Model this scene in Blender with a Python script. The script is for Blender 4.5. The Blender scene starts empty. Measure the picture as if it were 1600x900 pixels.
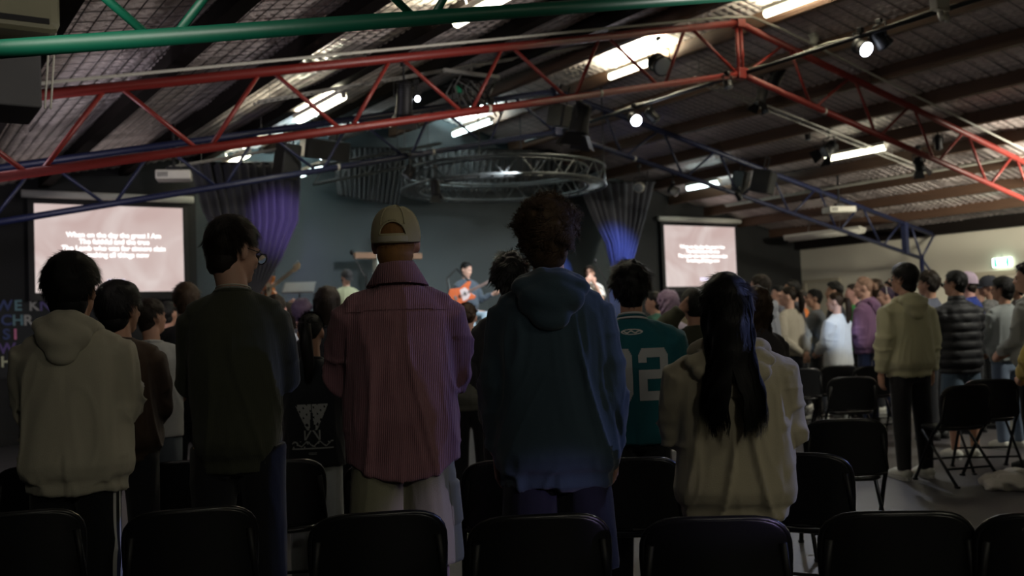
import bpy, math, random
import numpy as np
from mathutils import Vector, Matrix
from mathutils.bvhtree import BVHTree
random.seed(7); RNG = np.random.default_rng(7)
SC = bpy.context.scene; COL = SC.collection
# ------------------------------------------------------------------ camera
F, YAW, PITCH, ROLL, CH = 1532.4, math.radians(33.4876), math.radians(2.1975), math.radians(-2.1672), 1.39
def _basis():
    f = np.array([math.sin(YAW)*math.cos(PITCH), math.cos(YAW)*math.cos(PITCH), math.sin(PITCH)])
    r = np.array([math.cos(YAW), -math.sin(YAW), 0.0]); u = np.cross(r, f)
    return math.cos(ROLL)*r+math.sin(ROLL)*u, -math.sin(ROLL)*r+math.cos(ROLL)*u, f
CR, CU, CF = _basis(); CAM = np.array([0, 0, CH])
def ray(x, y): return CF+CR*(x-800)/F-CU*(y-450)/F
def at_depth(x, y, D): return CAM+ray(x, y)*D
def at_z(x, y, z): d = ray(x, y); return CAM+d*((z-CH)/d[2])
def at_y(x, y, Y): d = ray(x, y); return CAM+d*(Y/d[1])
def at_x(x, y, X): d = ray(x, y); return CAM+d*(X/d[0])
cd = bpy.data.cameras.new('camera'); cam = bpy.data.objects.new('camera', cd); COL.objects.link(cam)
cd.sensor_width = 36; cd.lens = F/1600*36; cd.clip_start = .05
cd.dof.use_dof = True; cd.dof.focus_distance = 3.75; cd.dof.aperture_fstop = 2.6
cam.matrix_world = Matrix(((CR[0], CU[0], -CF[0], 0), (CR[1], CU[1], -CF[1], 0), (CR[2], CU[2], -CF[2], CH), (0, 0, 0, 1)))
SC.camera = cam
# ------------------------------------------------------------------ world, exposure
w = bpy.data.worlds.new('world'); SC.world = w; w.use_nodes = True
w.node_tree.nodes['Background'].inputs[0].default_value = (.75, .85, 1, 1)
w.node_tree.nodes['Background'].inputs[1].default_value = .004
SC.view_settings.view_transform = 'Standard'; SC.view_settings.look = 'None'
SC.view_settings.gamma = 1; SC.view_settings.use_curve_mapping = False; SC.view_settings.exposure = 0
try:
    SC.cycles.use_denoising = True; SC.cycles.max_bounces = 5; SC.cycles.sample_clamp_indirect = 4
except Exception: pass
# ------------------------------------------------------------------ lights (unseen fills, stage lamps and beams)
def light(name, kind, loc, power, color, target=None, size=.2, size_y=None, spot=60, blend=.6):
    l = bpy.data.lights.new(name, kind); l.energy = power; l.color = color
    if kind == 'AREA':
        l.size = size
        if size_y: l.shape = 'RECTANGLE'; l.size_y = size_y
    elif kind == 'SPOT': l.spot_size = math.radians(spot); l.spot_blend = blend; l.shadow_soft_size = size
    else: l.shadow_soft_size = size
    o = bpy.data.objects.new(name, l); COL.objects.link(o); o.location = loc
    if target is not None: o.rotation_euler = (Vector(target)-Vector(loc)).to_track_quat('-Z', 'Y').to_euler()
    return o
LK = 1.0
# dim unseen fill lights behind the camera for the backs of the rows
light('rear_fill', 'AREA', (-.2, -2.6, 3.3), 72*LK, (1, .95, .78), (.6, 3.8, 1.2), 1.2, .25)
light('rear_fill', 'AREA', (3.6, -1.8, 3.6), 15*LK, (1, .95, .72), (3.4, 2.6, 1.0), 1.2, .25)
# fill lights added out of frame to brighten crowd, right wall and foil
light('hall_fill', 'AREA', (3.2, 4.3, 4.25), 85, (1, .96, .80), (3.0, 4.0, 0), 1.2, .2)
light('crowd_fill', 'SPOT', (10.6, 2.6, 4.2), 760, (1, .96, .82), (9.4, 7.6, .9), .25, spot=72, blend=.8)  # unseen spot added to brighten the right hand crowd
light('hall_fill', 'AREA', (14.6, 6.0, 3.0), 480, (1, .94, .78), (18, 10.5, 1.9), 1.2, .3)
light('hall_fill', 'AREA', (-.2, 8.6, 2.5), 50, (.92, .86, 1), (2.4, 10.6, 4.2), 1.0, .3)
light('foil_fill', 'SPOT', (6.3, 2.5, 2.9), 900, (1, .92, .88), (2.3, 8.6, 4.0), .3, spot=62, blend=.9)  # unseen spot added to brighten the left roof foil
light('hall_fill', 'AREA', (.6, 3.8, 2.75), 10, (1, .92, .84), (2.6, 6.6, 4.0), 1.0, .3)
# stage wash and coloured beams
light('stage_wash', 'SPOT', (7.4, 10.9, 3.5), 330, (.92, .96, 1), (7.0, 13.6, 1.7), .12, spot=75)
light('stage_wash', 'SPOT', (9.6, 11.0, 3.6), 360, (.95, .97, 1), (9.4, 13.7, 1.8), .12, spot=70)
light('wall_wash', 'SPOT', (7.9, 12.2, 3.2), 60, (.62, .90, 1), (7.6, 15.1, 1.4), .3, spot=100, blend=1)
light('side_beam', 'SPOT', (8.2, 1.25, 3.3), 440, (.34, .42, 1), (2.42, 2.86, 1.05), .06, spot=18, blend=.6)
light('violet_beam', 'SPOT', (4.0, -3.0, 2.2), 420, (.62, .48, 1), (1.90, 3.20, .62), .04, spot=4.6, blend=.7)  # extra narrow beam added for the pink shirt's lower right side
light('white_beam', 'SPOT', (9.2, 7.8, 3.9), 160, (.82, .86, 1), (6.2, 4.6, 1.1), .1, spot=52, blend=.8)
light('cool_beam', 'SPOT', (6.6, 2.2, 4.2), 1300, (.55, .72, 1), tuple(at_depth(1305, 520, 11.8)), .06, spot=6.5, blend=.8)
light('curtain_violet', 'SPOT', (4.6, 12.0, 3.4), 190, (.42, .28, 1), (5.0, 13.6, 3.0), .1, spot=40, blend=.9)
light('curtain_blue', 'SPOT', (11.8, 12.3, 3.6), 850, (.12, .20, 1), (11.7, 14.2, 2.45), .1, spot=44, blend=.9)

# ------------------------------------------------------------------ materials
def lin(c): return tuple(((v/255)/12.92 if v/255 <= .04045 else ((v/255+.055)/1.055)**2.4) for v in c)
_M = {}
def mat(name, color, rough=.8, metal=0, bump=None, bscale=40, bstr=.3, var=.12, vscale=6, emit=None, estr=1, sheen=0, stretch=(1, 1, 1), spec=.5, coat=0):
    if name in _M: return _M[name]
    m = bpy.data.materials.new(name); _M[name] = m; m.use_nodes = True
    n, l = m.node_tree.nodes, m.node_tree.links; b = n['Principled BSDF']
    b.inputs['Roughness'].default_value = rough; b.inputs['Metallic'].default_value = metal
    b.inputs['Specular IOR Level'].default_value = spec
    if sheen: b.inputs['Sheen Weight'].default_value = sheen
    if coat: b.inputs['Coat Weight'].default_value = coat
    tc = n.new('ShaderNodeTexCoord'); mp = n.new('ShaderNodeMapping'); mp.inputs['Scale'].default_value = stretch
    l.new(tc.outputs['Object'], mp.inputs[0])
    nz = n.new('ShaderNodeTexNoise'); nz.inputs['Scale'].default_value = vscale; nz.inputs['Detail'].default_value = 4
    l.new(mp.outputs[0], nz.inputs['Vector'])
    mx = n.new('ShaderNodeMix'); mx.data_type = 'RGBA'
    mx.inputs[6].default_value = (*[c*(1-var) for c in color], 1); mx.inputs[7].default_value = (*[min(1, c*(1+var)) for c in color], 1)
    l.new(nz.outputs[0], mx.inputs[0]); l.new(mx.outputs[2], b.inputs['Base Color'])
    if emit:
        b.inputs['Emission Color'].default_value = (*emit, 1); b.inputs['Emission Strength'].default_value = estr
    if bump:
        if bump == 'noise': t = n.new('ShaderNodeTexNoise'); t.inputs['Scale'].default_value = bscale; t.inputs['Detail'].default_value = 5
        elif bump == 'voronoi': t = n.new('ShaderNodeTexVoronoi'); t.inputs['Scale'].default_value = bscale
        else:
            t = n.new('ShaderNodeTexWave'); t.inputs['Scale'].default_value = bscale; t.inputs['Distortion'].default_value = .6; t.bands_direction = bump
        l.new(mp.outputs[0], t.inputs['Vector'])
        bp = n.new('ShaderNodeBump'); bp.inputs['Strength'].default_value = bstr; bp.inputs['Distance'].default_value = .01
        l.new(t.outputs[0], bp.inputs['Height']); l.new(bp.outputs[0], b.inputs['Normal'])
        if bump in 'XYZ':   # woven ribs also vary a little in tone
            m2 = n.new('ShaderNodeMix'); m2.data_type = 'RGBA'; m2.blend_type = 'MULTIPLY'; m2.inputs[0].default_value = .16
            l.new(mx.outputs[2], m2.inputs[6]); l.new(t.outputs[0], m2.inputs[7]); l.new(m2.outputs[2], b.inputs['Base Color'])
    return m
def cloth(name, c, **k):
    a = dict(rough=.92, bump='noise', bscale=260, bstr=.12, var=.08, vscale=9, sheen=.15, spec=.2); a.update(k); return mat('cloth_'+name, c, **a)
MET = lambda name, c, r=.45: mat('paint_'+name, c, r, 0, 'noise', 30, .06, .12, 3)
BLACK = mat('black_metal', (.007, .007, .008), .5, 0, 'noise', 60, .05, spec=.3)
PLAS = mat('black_plastic', (.0075, .008, .009), .33, 0, 'noise', 150, .05)
WHITE = mat('white_plastic', (.55, .53, .46), .5, 0, 'noise', 60, .05)
GREYM = mat('grey_metal', (.30, .31, .31), .4, .7, 'noise', 60, .05)
GALV = mat('galvanised', (.42, .41, .37), .45, .6, 'noise', 60, .05)
def skin(t):
    c = {'fair': (.56, .33, .25), 'tan': (.40, .22, .15), 'brown': (.26, .13, .08), 'pink': (.58, .32, .28)}[t]
    return mat('skin_'+t, c, .55, 0, 'noise', 180, .05, .08, 12, spec=.4)
def hairmat(name, c, r=.38): return mat('hair_'+name, c, max(r, .55), 0, 'noise', 300, .2, .35, 40, stretch=(3, 3, .4), spec=.22)
# ------------------------------------------------------------------ mesh helpers
def _h(i, j, k, s):
    n = (i*374761393+j*668265263+k*2147483647+s*974634777) & 0xffffffff
    n = ((n ^ (n >> 13))*1274126177) & 0xffffffff
    return ((n ^ (n >> 16)) & 0xffff)/65535.0
def vn(P, sc=(1, 1, 1), seed=0):
    Q = np.asarray(P, float)*np.array(sc)+100.37; I = np.floor(Q).astype(np.int64); f = Q-I; f = f*f*(3-2*f)
    o = 0
    for a in (0, 1):
        for b in (0, 1):
            for c in (0, 1):
                wt = (f[:, 0] if a else 1-f[:, 0])*(f[:, 1] if b else 1-f[:, 1])*(f[:, 2] if c else 1-f[:, 2])
                o = o+wt*_h(I[:, 0]+a, I[:, 1]+b, I[:, 2]+c, seed)
    return o*2-1
class MB:
    def __init__(s): s.v = []; s.f = []
    def add(s, V, Fc):
        o = len(s.v); s.v.extend(map(tuple, np.asarray(V, float).tolist())); s.f.extend([tuple(i+o for i in f) for f in Fc]); return s
    def box(s, c, size, rot=None):
        V = np.array([[x, y, z] for x in (-.5, .5) for y in (-.5, .5) for z in (-.5, .5)])*np.array(size)
        if rot is not None: V = V@np.array(Matrix.Rotation(rot[0], 3, rot[1])).T
        return s.add(V+np.array(c), [(0, 1, 3, 2), (4, 6, 7, 5), (0, 4, 5, 1), (2, 3, 7, 6), (0, 2, 6, 4), (1, 5, 7, 3)])
    def tube(s, pts, r, n=10, cap=True, flat=1.0):
        P = [Vector(p) for p in pts]; m = len(P)
        if not hasattr(r, '__len__'): r = [r]*m
        V = []; up = None
        for i in range(m):
            t = (P[min(i+1, m-1)]-P[max(i-1, 0)]).normalized()
            if up is None:
                up = Vector((0, 0, 1)) if abs(t.z) < .9 else Vector((0, 1, 0))
            a = t.cross(up)
            if a.length < 1e-4: a = t.cross(Vector((1, .3, 0)))
            a.normalize(); b = a.cross(t).normalized(); up = b
            for k in range(n):
                an = 2*math.pi*k/n; q = P[i]+(a*math.cos(an)+b*math.sin(an)*flat)*r[i]; V.append(tuple(q))
        Fc = [(i*n+k, i*n+(k+1) % n, (i+1)*n+(k+1) % n, (i+1)*n+k) for i in range(m-1) for k in range(n)]
        if cap: Fc += [tuple(range(n-1, -1, -1)), tuple((m-1)*n+k for k in range(n))]
        return s.add(V, Fc)
    def loft(s, rings, n=24, e=2.0):   # rings: (z, a, b, cx, cy[, exponent])
        V = []
        for R in rings:
            z, a, b, cx, cy = R[:5]; ee = R[5] if len(R) > 5 else e
            for k in range(n):
                t = 2*math.pi*k/n; c, q = math.cos(t), math.sin(t)
                V.append((cx+a*math.copysign(abs(c)**(2/ee), c), cy+b*math.copysign(abs(q)**(2/ee), q), z))
        m = len(rings)
        Fc = [(i*n+k, i*n+(k+1) % n, (i+1)*n+(k+1) % n, (i+1)*n+k) for i in range(m-1) for k in range(n)]
        Fc += [tuple(range(n-1, -1, -1)), tuple((m-1)*n+k for k in range(n))]
        return s.add(V, Fc)
    def ell(s, c, r, n=14, m=9, rot=None):
        V = [(0, 0, -1)]
        for i in range(1, m):
            p = math.pi*i/m
            for k in range(n):
                t = 2*math.pi*k/n; V.append((math.sin(p)*math.cos(t), math.sin(p)*math.sin(t), -math.cos(p)))
        V.append((0, 0, 1)); V = np.array(V)*np.array(r)
        if rot is not None: V = V@np.array(Matrix.Rotation(rot[0], 3, rot[1])).T
        Fc = [(0, 1+(k+1) % n, 1+k) for k in range(n)]
        for i in range(m-2): Fc += [(1+i*n+k, 1+i*n+(k+1) % n, 1+(i+1)*n+(k+1) % n, 1+(i+1)*n+k) for k in range(n)]
        L = len(V)-1; Fc += [(L, 1+(m-2)*n+k, 1+(m-2)*n+(k+1) % n) for k in range(n)]
        return s.add(V+np.array(c), Fc)
    def build(s, name, m, parent=None, smooth=False, bevel=0):
        me = bpy.data.meshes.new(name); me.from_pydata(s.v, [], s.f)
        if smooth: me.polygons.foreach_set('use_smooth', [True]*len(me.polygons))
        me.validate(); return link(name, me, m, parent, bevel)
def link(name, me, m, parent=None, bevel=0):
    o = bpy.data.objects.new(name, me)
    if m: me.materials.append(m)
    COL.objects.link(o); o.parent = parent
    if bevel:
        b = o.modifiers.new('b', 'BEVEL'); b.width = bevel; b.segments = 2; b.limit_method = 'ANGLE'
    return o
def tag(o, label=None, cat=None, group=None, kind=None):
    if label: o['label'] = label
    if cat: o['category'] = cat
    if group: o['group'] = group
    if kind: o['kind'] = kind
    return o
def empty(name, loc, rz=0, label=None, cat=None, group=None):
    o = bpy.data.objects.new(name, None); COL.objects.link(o); o.location = tuple(loc); o.rotation_euler = (0, 0, rz)
    o.empty_display_size = .1
    return tag(o, label, cat, group)
def remesh(mb, vox, smooth=3):
    me = bpy.data.meshes.new('t'); me.from_pydata(mb.v, [], mb.f); me.validate()
    o = bpy.data.objects.new('t', me); COL.objects.link(o)
    r = o.modifiers.new('r', 'REMESH'); r.mode = 'VOXEL'; r.voxel_size = vox; r.use_smooth_shade = True
    if smooth: sm = o.modifiers.new('s', 'SMOOTH'); sm.factor = .5; sm.iterations = smooth
    dg = bpy.context.evaluated_depsgraph_get(); out = bpy.data.meshes.new_from_object(o.evaluated_get(dg))
    bpy.data.objects.remove(o); bpy.data.meshes.remove(me); return out
def get(me):
    n = len(me.vertices); V = np.empty(n*3); me.vertices.foreach_get('co', V)
    N = np.empty(n*3); me.vertices.foreach_get('normal', N); return V.reshape(-1, 3), N.reshape(-1, 3)
def put(me, V): me.vertices.foreach_set('co', V.ravel()); me.update()
def text_obj(s, size, m, parent, name='lettering', ext=.002, off=.0, align='CENTER'):
    c = bpy.data.curves.new('t', 'FONT'); c.body = s; c.size = size; c.extrude = ext; c.offset = off; c.align_x = align; c.align_y = 'CENTER'
    o = bpy.data.objects.new('t', c); COL.objects.link(o); dg = bpy.context.evaluated_depsgraph_get()
    me = bpy.data.meshes.new_from_object(o.evaluated_get(dg)); bpy.data.objects.remove(o)
    me.materials.clear(); return link(name, me, m, parent)
# ================================================================== HALL
XA, ZB, ZT, S1, S2, YR, YB, YG = 8.63, 4.243, 4.85, .2085, .2127, 8.0, 11.65, 4.22
XL, XR, Y0, Y1 = -.73, 17.99, -4.0, 15.12
def roofz(x): return ZT+.26-S2*abs(x-XA)
def at_roof(px, py, dz=0):
    d = ray(px, py); best = None
    for sg in (-1, 1):
        t = (ZT+.26-dz-CH+S2*sg*XA)/(d[2]+S2*sg*d[0]); P = CAM+d*t
        if t > 0 and sg*(P[0]-XA) >= 0: best = P
    if best is not None and best[1] > 14.2: best = at_y(px, py, 14.2)
    return best
st = lambda o: tag(o, kind='structure')
st(MB().box(((XL+XR)/2, (Y0+Y1)/2, -.05), (XR-XL, Y1-Y0, .1)).build('floor', mat('floor_vinyl', (.048, .045, .050), .5, 0, 'noise', 25, .2, .75, 1.6)))
TEAL = mat('teal_wall_paint', (.018, .029, .033), .7, 0, 'noise', 40, .08, .1, 2); DARK = mat('black_wall_paint', (.0028, .0032, .0036), .8, 0, 'noise', 40, .08)
CREAM = mat('cream_wall_paint', (.46, .43, .35), .8, 0, 'noise', 30, .08, .06, 1.2)
def gable(name, x0, x1, y, m, t=.12):
    xs = [x0]+([XA] if x0 < XA < x1 else [])+[x1]; V = []; n = len(xs)
    for yy in (y, y+t):
        V += [(x, yy, 0) for x in xs]+[(x, yy, roofz(x)) for x in xs]
    Fc = []
    for i in range(n-1):
        Fc += [(i, i+1, n+i+1, n+i), (2*n+i+1, 2*n+i, 3*n+i, 3*n+i+1), (n+i, n+i+1, 3*n+i+1, 3*n+i)]
    Fc += [(0, n, 3*n, 2*n), (n-1, 3*n-1, 4*n-1, 2*n-1)]
    return st(MB().add(V, Fc).build(name, m))
gable('wall_back', 4.25, 12.9, Y1, TEAL); gable('wall_back_left', XL, 4.25, Y1, DARK); gable('wall_back_right', 12.9, XR, Y1, DARK)
gable('wall_front', XL, XR, Y0-.12, CREAM)
wr = st(MB().box((XR+.06, (Y0+Y1)/2, 1.56), (.12, Y1-Y0, 3.12)).build('wall_right', CREAM))
st(MB().box((XL-.06, (Y0+Y1)/2, 1.56), (.12, Y1-Y0, 3.12)).build('wall_left', DARK))
st(MB().box((XR-.012, (Y0+Y1)/2, .06), (.024, Y1-Y0, .12)).build('baseboard_right', mat('skirting', (.05, .045, .04), .6)))
# doors in the right wall
TRIM = mat('door_trim', (.27, .24, .18), .6, 0, 'noise', 30, .05); DOOR = mat('door_paint', (.30, .275, .215), .6, 0, 'noise', 30, .05)
for i, (ya, yb, zt) in enumerate(((14.12, 14.95, 2.10), (9.05, 10.95, 2.0))):
    d = st(MB().box((XR-.02, (ya+yb)/2, zt/2), (.04, yb-ya, zt)).build('door_%d' % (i+1), DOOR))
    f = MB()
    for y in (ya-.04, yb+.04): f.box((XR-.035, y, zt/2), (.07, .08, zt))
    f.box((XR-.035, (ya+yb)/2, zt+.04), (.07, yb-ya+.16, .08)); f.build('door_frame', TRIM, d)
    h = MB().tube([(XR-.05, yb-.1, 1.0), (XR-.1, yb-.1, 1.0), (XR-.1, yb-.2, 1.0)], .012, 8).build('door_handle', GREYM, d)
    if i: MB().box((XR-.045, 10.0, 1.0), (.012, .02, 2.0)).build('meeting_stile', TRIM, d)
# ceiling: quilted foil blanket between purlins, held by wire mesh
FOIL = mat('foil_blanket', (.66, .58, .55), .30, .25, 'noise', 38, .8, .22, 2.5)
def pillow():
    V, Fc = [], []; c = .12; n = 3; ya = 1.6
    for sg in (-1, 1):
        X = (XA-XL) if sg < 0 else (XR-XA); nu = int(X/c*n)+1; nv = int((Y1-ya)/c*n)+1
        u = np.linspace(0, X, nu); v = np.linspace(ya, Y1, nv); U, W = np.meshgrid(u, v, indexing='ij')
        P = np.stack([XA+sg*U.ravel(), W.ravel(), np.zeros(U.size)], 1)
        bul = (np.abs(np.sin(np.pi*P[:, 0]/c))*np.abs(np.sin(np.pi*P[:, 1]/c)))**.7
        amp = .030+.014*vn(P, (3, 3, 1), 4)
        sag = .030*vn(P, (1.1, .9, 1), 9)+.012*vn(P, (4, 4, 1), 3)
        Z = ZT+.26-S2*np.abs(P[:, 0]-XA)+.012-bul*amp+sag
        o = len(V); V += list(map(tuple, np.stack([P[:, 0], P[:, 1], Z], 1).tolist()))
        for i in range(nu-1):
            for j in range(nv-1):
                a = o+i*nv+j; q = (a, a+1, a+nv+1, a+nv); Fc.append(q if sg > 0 else q[::-1])
        o = len(V); V += [(XA, Y0, roofz(XA)), (XA+sg*X, Y0, roofz(XA+sg*X)), (XA+sg*X, ya, roofz(XA+sg*X)), (XA, ya, roofz(XA))]; Fc.append((o, o+1, o+2, o+3))
    return MB().add(V, Fc)
ceil = st(pillow().build('ceiling', FOIL, smooth=True))
# outer steel sheeting above the blanket closes the roof
sh = MB()
for sg, X in ((-1, XL-.2), (1, XR+.2)):
    z0, z1 = roofz(XA)+.12, roofz(X)+.12
    sh.add([(XA, Y0-.2, z0), (X, Y0-.2, z1), (X, Y1+.2, z1), (XA, Y1+.2, z0), (XA, Y0-.2, z0+.05), (X, Y0-.2, z1+.05), (X, Y1+.2, z1+.05), (XA, Y1+.2, z0+.05)],
           [(0, 1, 2, 3), (4, 5, 6, 7), (0, 1, 5, 4), (2, 3, 7, 6), (1, 2, 6, 5)])
sh.build('roof_sheeting', GREYM, ceil)
wm = MB(); WIRE = mat('wire_and_shade', (.035, .03, .028), .6)  # wires drawn wide and dark to include the quilting's shadow lines
for sg, X in ((-1, XL), (1, XR)):
    y = 1.7
    while y < Y1:
        y = round(y/.12+.5)*.12
        a, b = (XA, y, roofz(XA)-.012), (X, y, roofz(X)-.012); h = .008
        wm.add([(a[0], a[1]-h, a[2]), (b[0], b[1]-h, b[2]), (b[0], b[1]+h, b[2]), (a[0], a[1]+h, a[2])], [(0, 1, 2, 3)]); y += .12
    k = 1
    while k*.12 < abs(X-XA):
        x = XA+sg*k*.12; x = round(x/.12)*.12; z = roofz(x)-.012
        h = .0055; wm.add([(x-h, 1.6, z), (x+h, 1.6, z), (x+h, Y1, z), (x-h, Y1, z)], [(0, 1, 2, 3)]); k += 1
tag(wm.build('wire_mesh', WIRE, ceil), kind='stuff')
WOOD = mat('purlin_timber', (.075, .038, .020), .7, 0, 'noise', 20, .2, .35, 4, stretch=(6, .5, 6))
WOOD_SHADE = mat('purlin_shaded_timber', (.008, .006, .005), .9, 0, 'noise', 20, .2, .35, 4, stretch=(6, .5, 6), spec=.08)  # left purlins are unlit: their shade is put into a darker timber colour
for off in (-8.75, -7.62, -6.5, -5.42, -4.32, -3.2, -2.1, -1.0, .4, 1.45, 2.5, 3.52, 4.5, 5.4, 6.4, 7.4, 8.4):
    x = XA+off; MB().box((x, (Y0+Y1)/2, roofz(x)-(.075 if off < -2 else .09)), (.13 if off < -2 else .10, Y1-Y0, .14 if off < -2 else .18)).build('purlin', WOOD_SHADE if off < -2 else WOOD, ceil)
for x in (XL+.1, XR-.1): MB().box((x, (Y0+Y1)/2, 2.99), (.2, Y1-Y0, .22)).build('eave_beam', WOOD_SHADE, ceil)
# ------------------------------------------------------------------ trusses
def truss(y, paint, label, r=.038):
    t = empty('roof_truss', (XA, y, 0), 0, label, 'truss', 'roof trusses'); t['group'] = 'painted roof trusses'
    L = lambda x, z: (x-XA, 0, z)
    zb = lambda x: ZB-S1*abs(x-XA); zt = lambda x: ZT-S2*abs(x-XA)
    for sg in (-1, 1):
        xe = XA+sg*8.79
        MB().tube([L(XA, ZB), L(xe, zb(xe))], r, 12).build('bottom_chord', paint, t, True)
        MB().tube([L(XA, ZT), L(XA+sg*9.25, zt(XA+sg*9.25))], r*1.12, 12).build('top_chord', paint, t, True)
        MB().tube([L(XA+sg*.035, ZB), L(XA+sg*.035, ZT)], r*.62, 8).build('king_post', paint, t, True)
        bs = [0]+[1.26*k for k in range(1, 7)]; ts = [.82+1.235*k for k in range(7)]
        for k in range(7):
            b0 = XA+sg*(bs[k]+.05); tt = XA+sg*(ts[k]-.05)
            MB().tube([L(b0, zb(b0)), L(tt, zt(tt))], r*.52, 8).build('web_member', paint, t, True)
            if k < 6:
                tt = XA+sg*(ts[k]+.05); b1 = XA+sg*(bs[k+1]-.05)
                MB().tube([L(tt, zt(tt)), L(b1, zb(b1))], r*.52, 8).build('web_member', paint, t, True)
        MB().tube([L(xe, 0), L(xe, zb(xe)+.05)], r*1.15, 12).build('column', paint, t, True)
        MB().box(L(xe-sg*.5, (zb(xe-sg*.5)+zt(xe-sg*.5))/2), (.09, .12, .62)).build('end_plate', paint, t, bevel=.01)
        MB().tube([L(xe, zb(xe)), L(xe-sg*.28, zt(xe-sg*.28))], r*.6, 8).build('brace', paint, t, True)
        MB().tube([L(xe, zb(xe)), L(XA+sg*9.3, 2.95)], r*.6, 8).build('brace', paint, t, True)
        MB().tube([L(xe, zb(xe)), L(XA+sg*9.33, 1.9)], r*.6, 8).build('brace', paint, t, True)
    MB().box(L(XA, ZB), (.16, .11, .13)).build('gusset', paint, t, bevel=.01); MB().box(L(XA, ZT), (.13, .12, .13)).build('gusset', paint, t, bevel=.01)
    for sg, xx in ((-1, 5.1), (-1, 6.5), (1, 10.1)):
        q = XA+(xx-XA); MB().tube([L(q-.015, zb(q)), L(q+.015, zb(q))], r*1.12, 12).build('cable_tie', WHITE, t)
    return t
RED = MET('red', (.16, .014, .010)); GRN = MET('green', (.0, .060, .032)); BLU = MET('blue', (.009, .013, .045))
truss(YR, RED, 'red painted tubular steel roof truss spanning the picture middle'); truss(YG, GRN, 'green painted tubular steel roof truss, nearest, across the top left')
truss(YB, BLU, 'dark blue painted tubular steel roof truss in front of the stage')
cp = [(x, YR-.22, ZT+.04-S2*abs(x-XA)) for x in np.linspace(.6, XA-.5, 8)]+[(XA, YR-.22, ZT+.01)]+[(x, YR-.22, ZT+.04-S2*abs(x-XA)) for x in np.linspace(XA+.5, 16.5, 8)]
tag(MB().tube(cp, .014, 8).build('conduit', mat('pvc', (.38, .37, .32), .5)), 'grey plastic conduit running along the top of the red truss', 'conduit')
for (xx, ya, yb, lb) in ((14.5, 6.0, 14.0, 'white pipe fixed under the right roof slope beside the lit tube light'), (11.15, 4.5, 9.5, None)):
    if lb: tag(MB().tube([(xx, ya, roofz(xx)-.22), (xx, yb, roofz(xx)-.22)], .028, 8).build('pipe', mat('pvc_white', (.5, .49, .42), .5)), lb, 'pipe')
# lighting bar under the ridge
BX = XA+.06
tag(MB().tube([(BX, 4.4, ZB+.02), (BX, 12.6, ZB+.02)], .024, 10).build('lighting_bar', BLACK, None, True), 'long dark lighting bar hung under the ridge, crossing the trusses', 'bar')
tag(MB().tube([(BX+.05+.02*math.sin(i*1.7), 4.4+i*.4, ZB+.06+.015*math.sin(i*2.3)) for i in range(21)], .008, 6).build('power_cable', mat('cream_cable', (.45, .42, .33), .5), None, True), 'cream power cable taped along the lighting bar', 'cable')
# ------------------------------------------------------------------ fluorescent lights
TUBE = mat('tube_glow', (.9, .9, .8), .4, emit=(1, .97, .74), estr=9); TUBEC = mat('tube_glow_cool', (.9, .9, .8), .4, emit=(.75, .98, 1), estr=9)
def fluoro(px, py, label, ln=1.2, lit=True, cool=False, power=110, dz=.26, tubes=1, P=None):
    P = at_roof(px, py, dz) if P is None else P; sg = 1 if P[0] > XA else -1
    t = empty('tube_light', tuple(P), 0, label, 'ceiling light', 'fluorescent tube lights under the roof')
    t.rotation_euler = (0, sg*math.atan(S2), 0)
    MB().box((0, 0, .055), (.12 if tubes == 1 else .22, ln+.05, .05)).build('housing', WHITE, t, bevel=.01)
    for k in range(tubes):
        x = 0 if tubes == 1 else (-.06, .06)[k]
        MB().tube([(x, -ln/2, 0), (x, ln/2, 0)], .042 if lit else .035, 10).build('tube', (TUBEC if cool else TUBE) if lit else WHITE, t, True)
        for e in (-1, 1): MB().box((x, e*(ln/2+.01), .015), (.05, .03, .07)).build('tube_holder', WHITE, t, bevel=.005)
    for e in (-.4, .4): MB().tube([(0, e, .07), (0, e, roofz(P[0])-P[2]+.01)], .006, 6).build('hanger', GREYM, t)
    if P[1] > 12.8: power *= .35
    if lit:
        l = light('tube_lamp', 'AREA', (0, 0, -.03), power, (.75, .98, 1) if cool else (1, .95, .70), None, .06, ln); l.parent = t; l.visible_camera = False
        l2 = light('tube_lamp', 'AREA', (0, 0, .035), power*1.5, (.75, .98, 1) if cool else (1, .95, .70), None, .05, ln); l2.rotation_euler = (math.pi, 0, 0); l2.parent = t; l2.visible_camera = False
        l2.location = (0, 0, .10)
    return t
fluoro(500, 170, 'lit tube light seen through the left half of the red truss', 1.3)
fluoro(370, 250, 'lit tube light above the left curtain, left of the black speaker', 1.0)
fluoro(737, 200, 'lit cool white tube light above the circular truss', 1.2, cool=True)
fluoro(1335, 240, 'brightest lit tube light, on the right under the red truss', 1.1, power=130)
fluoro(990, 107, 'lit tube light behind the red truss near its ridge', 1.0)
fluoro(775, 2, 'lit tube light cut by the top edge above the green truss', 1.2)
fluoro(1262, -2, 'lit tube light at the top edge right of the ridge', 1.2)
fluoro(488, 266, 'small lit cool tube light beside the black speaker over the left curtain', .9, cool=True)
fluoro(1098, 290, 'lit tube light low behind the blue truss on the right', .8, cool=True)
fluoro(1287, 369, 'unlit twin tube light above the cream wall', 1.9, lit=False, tubes=2, P=at_x(1286, 368, 16.7))
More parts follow.
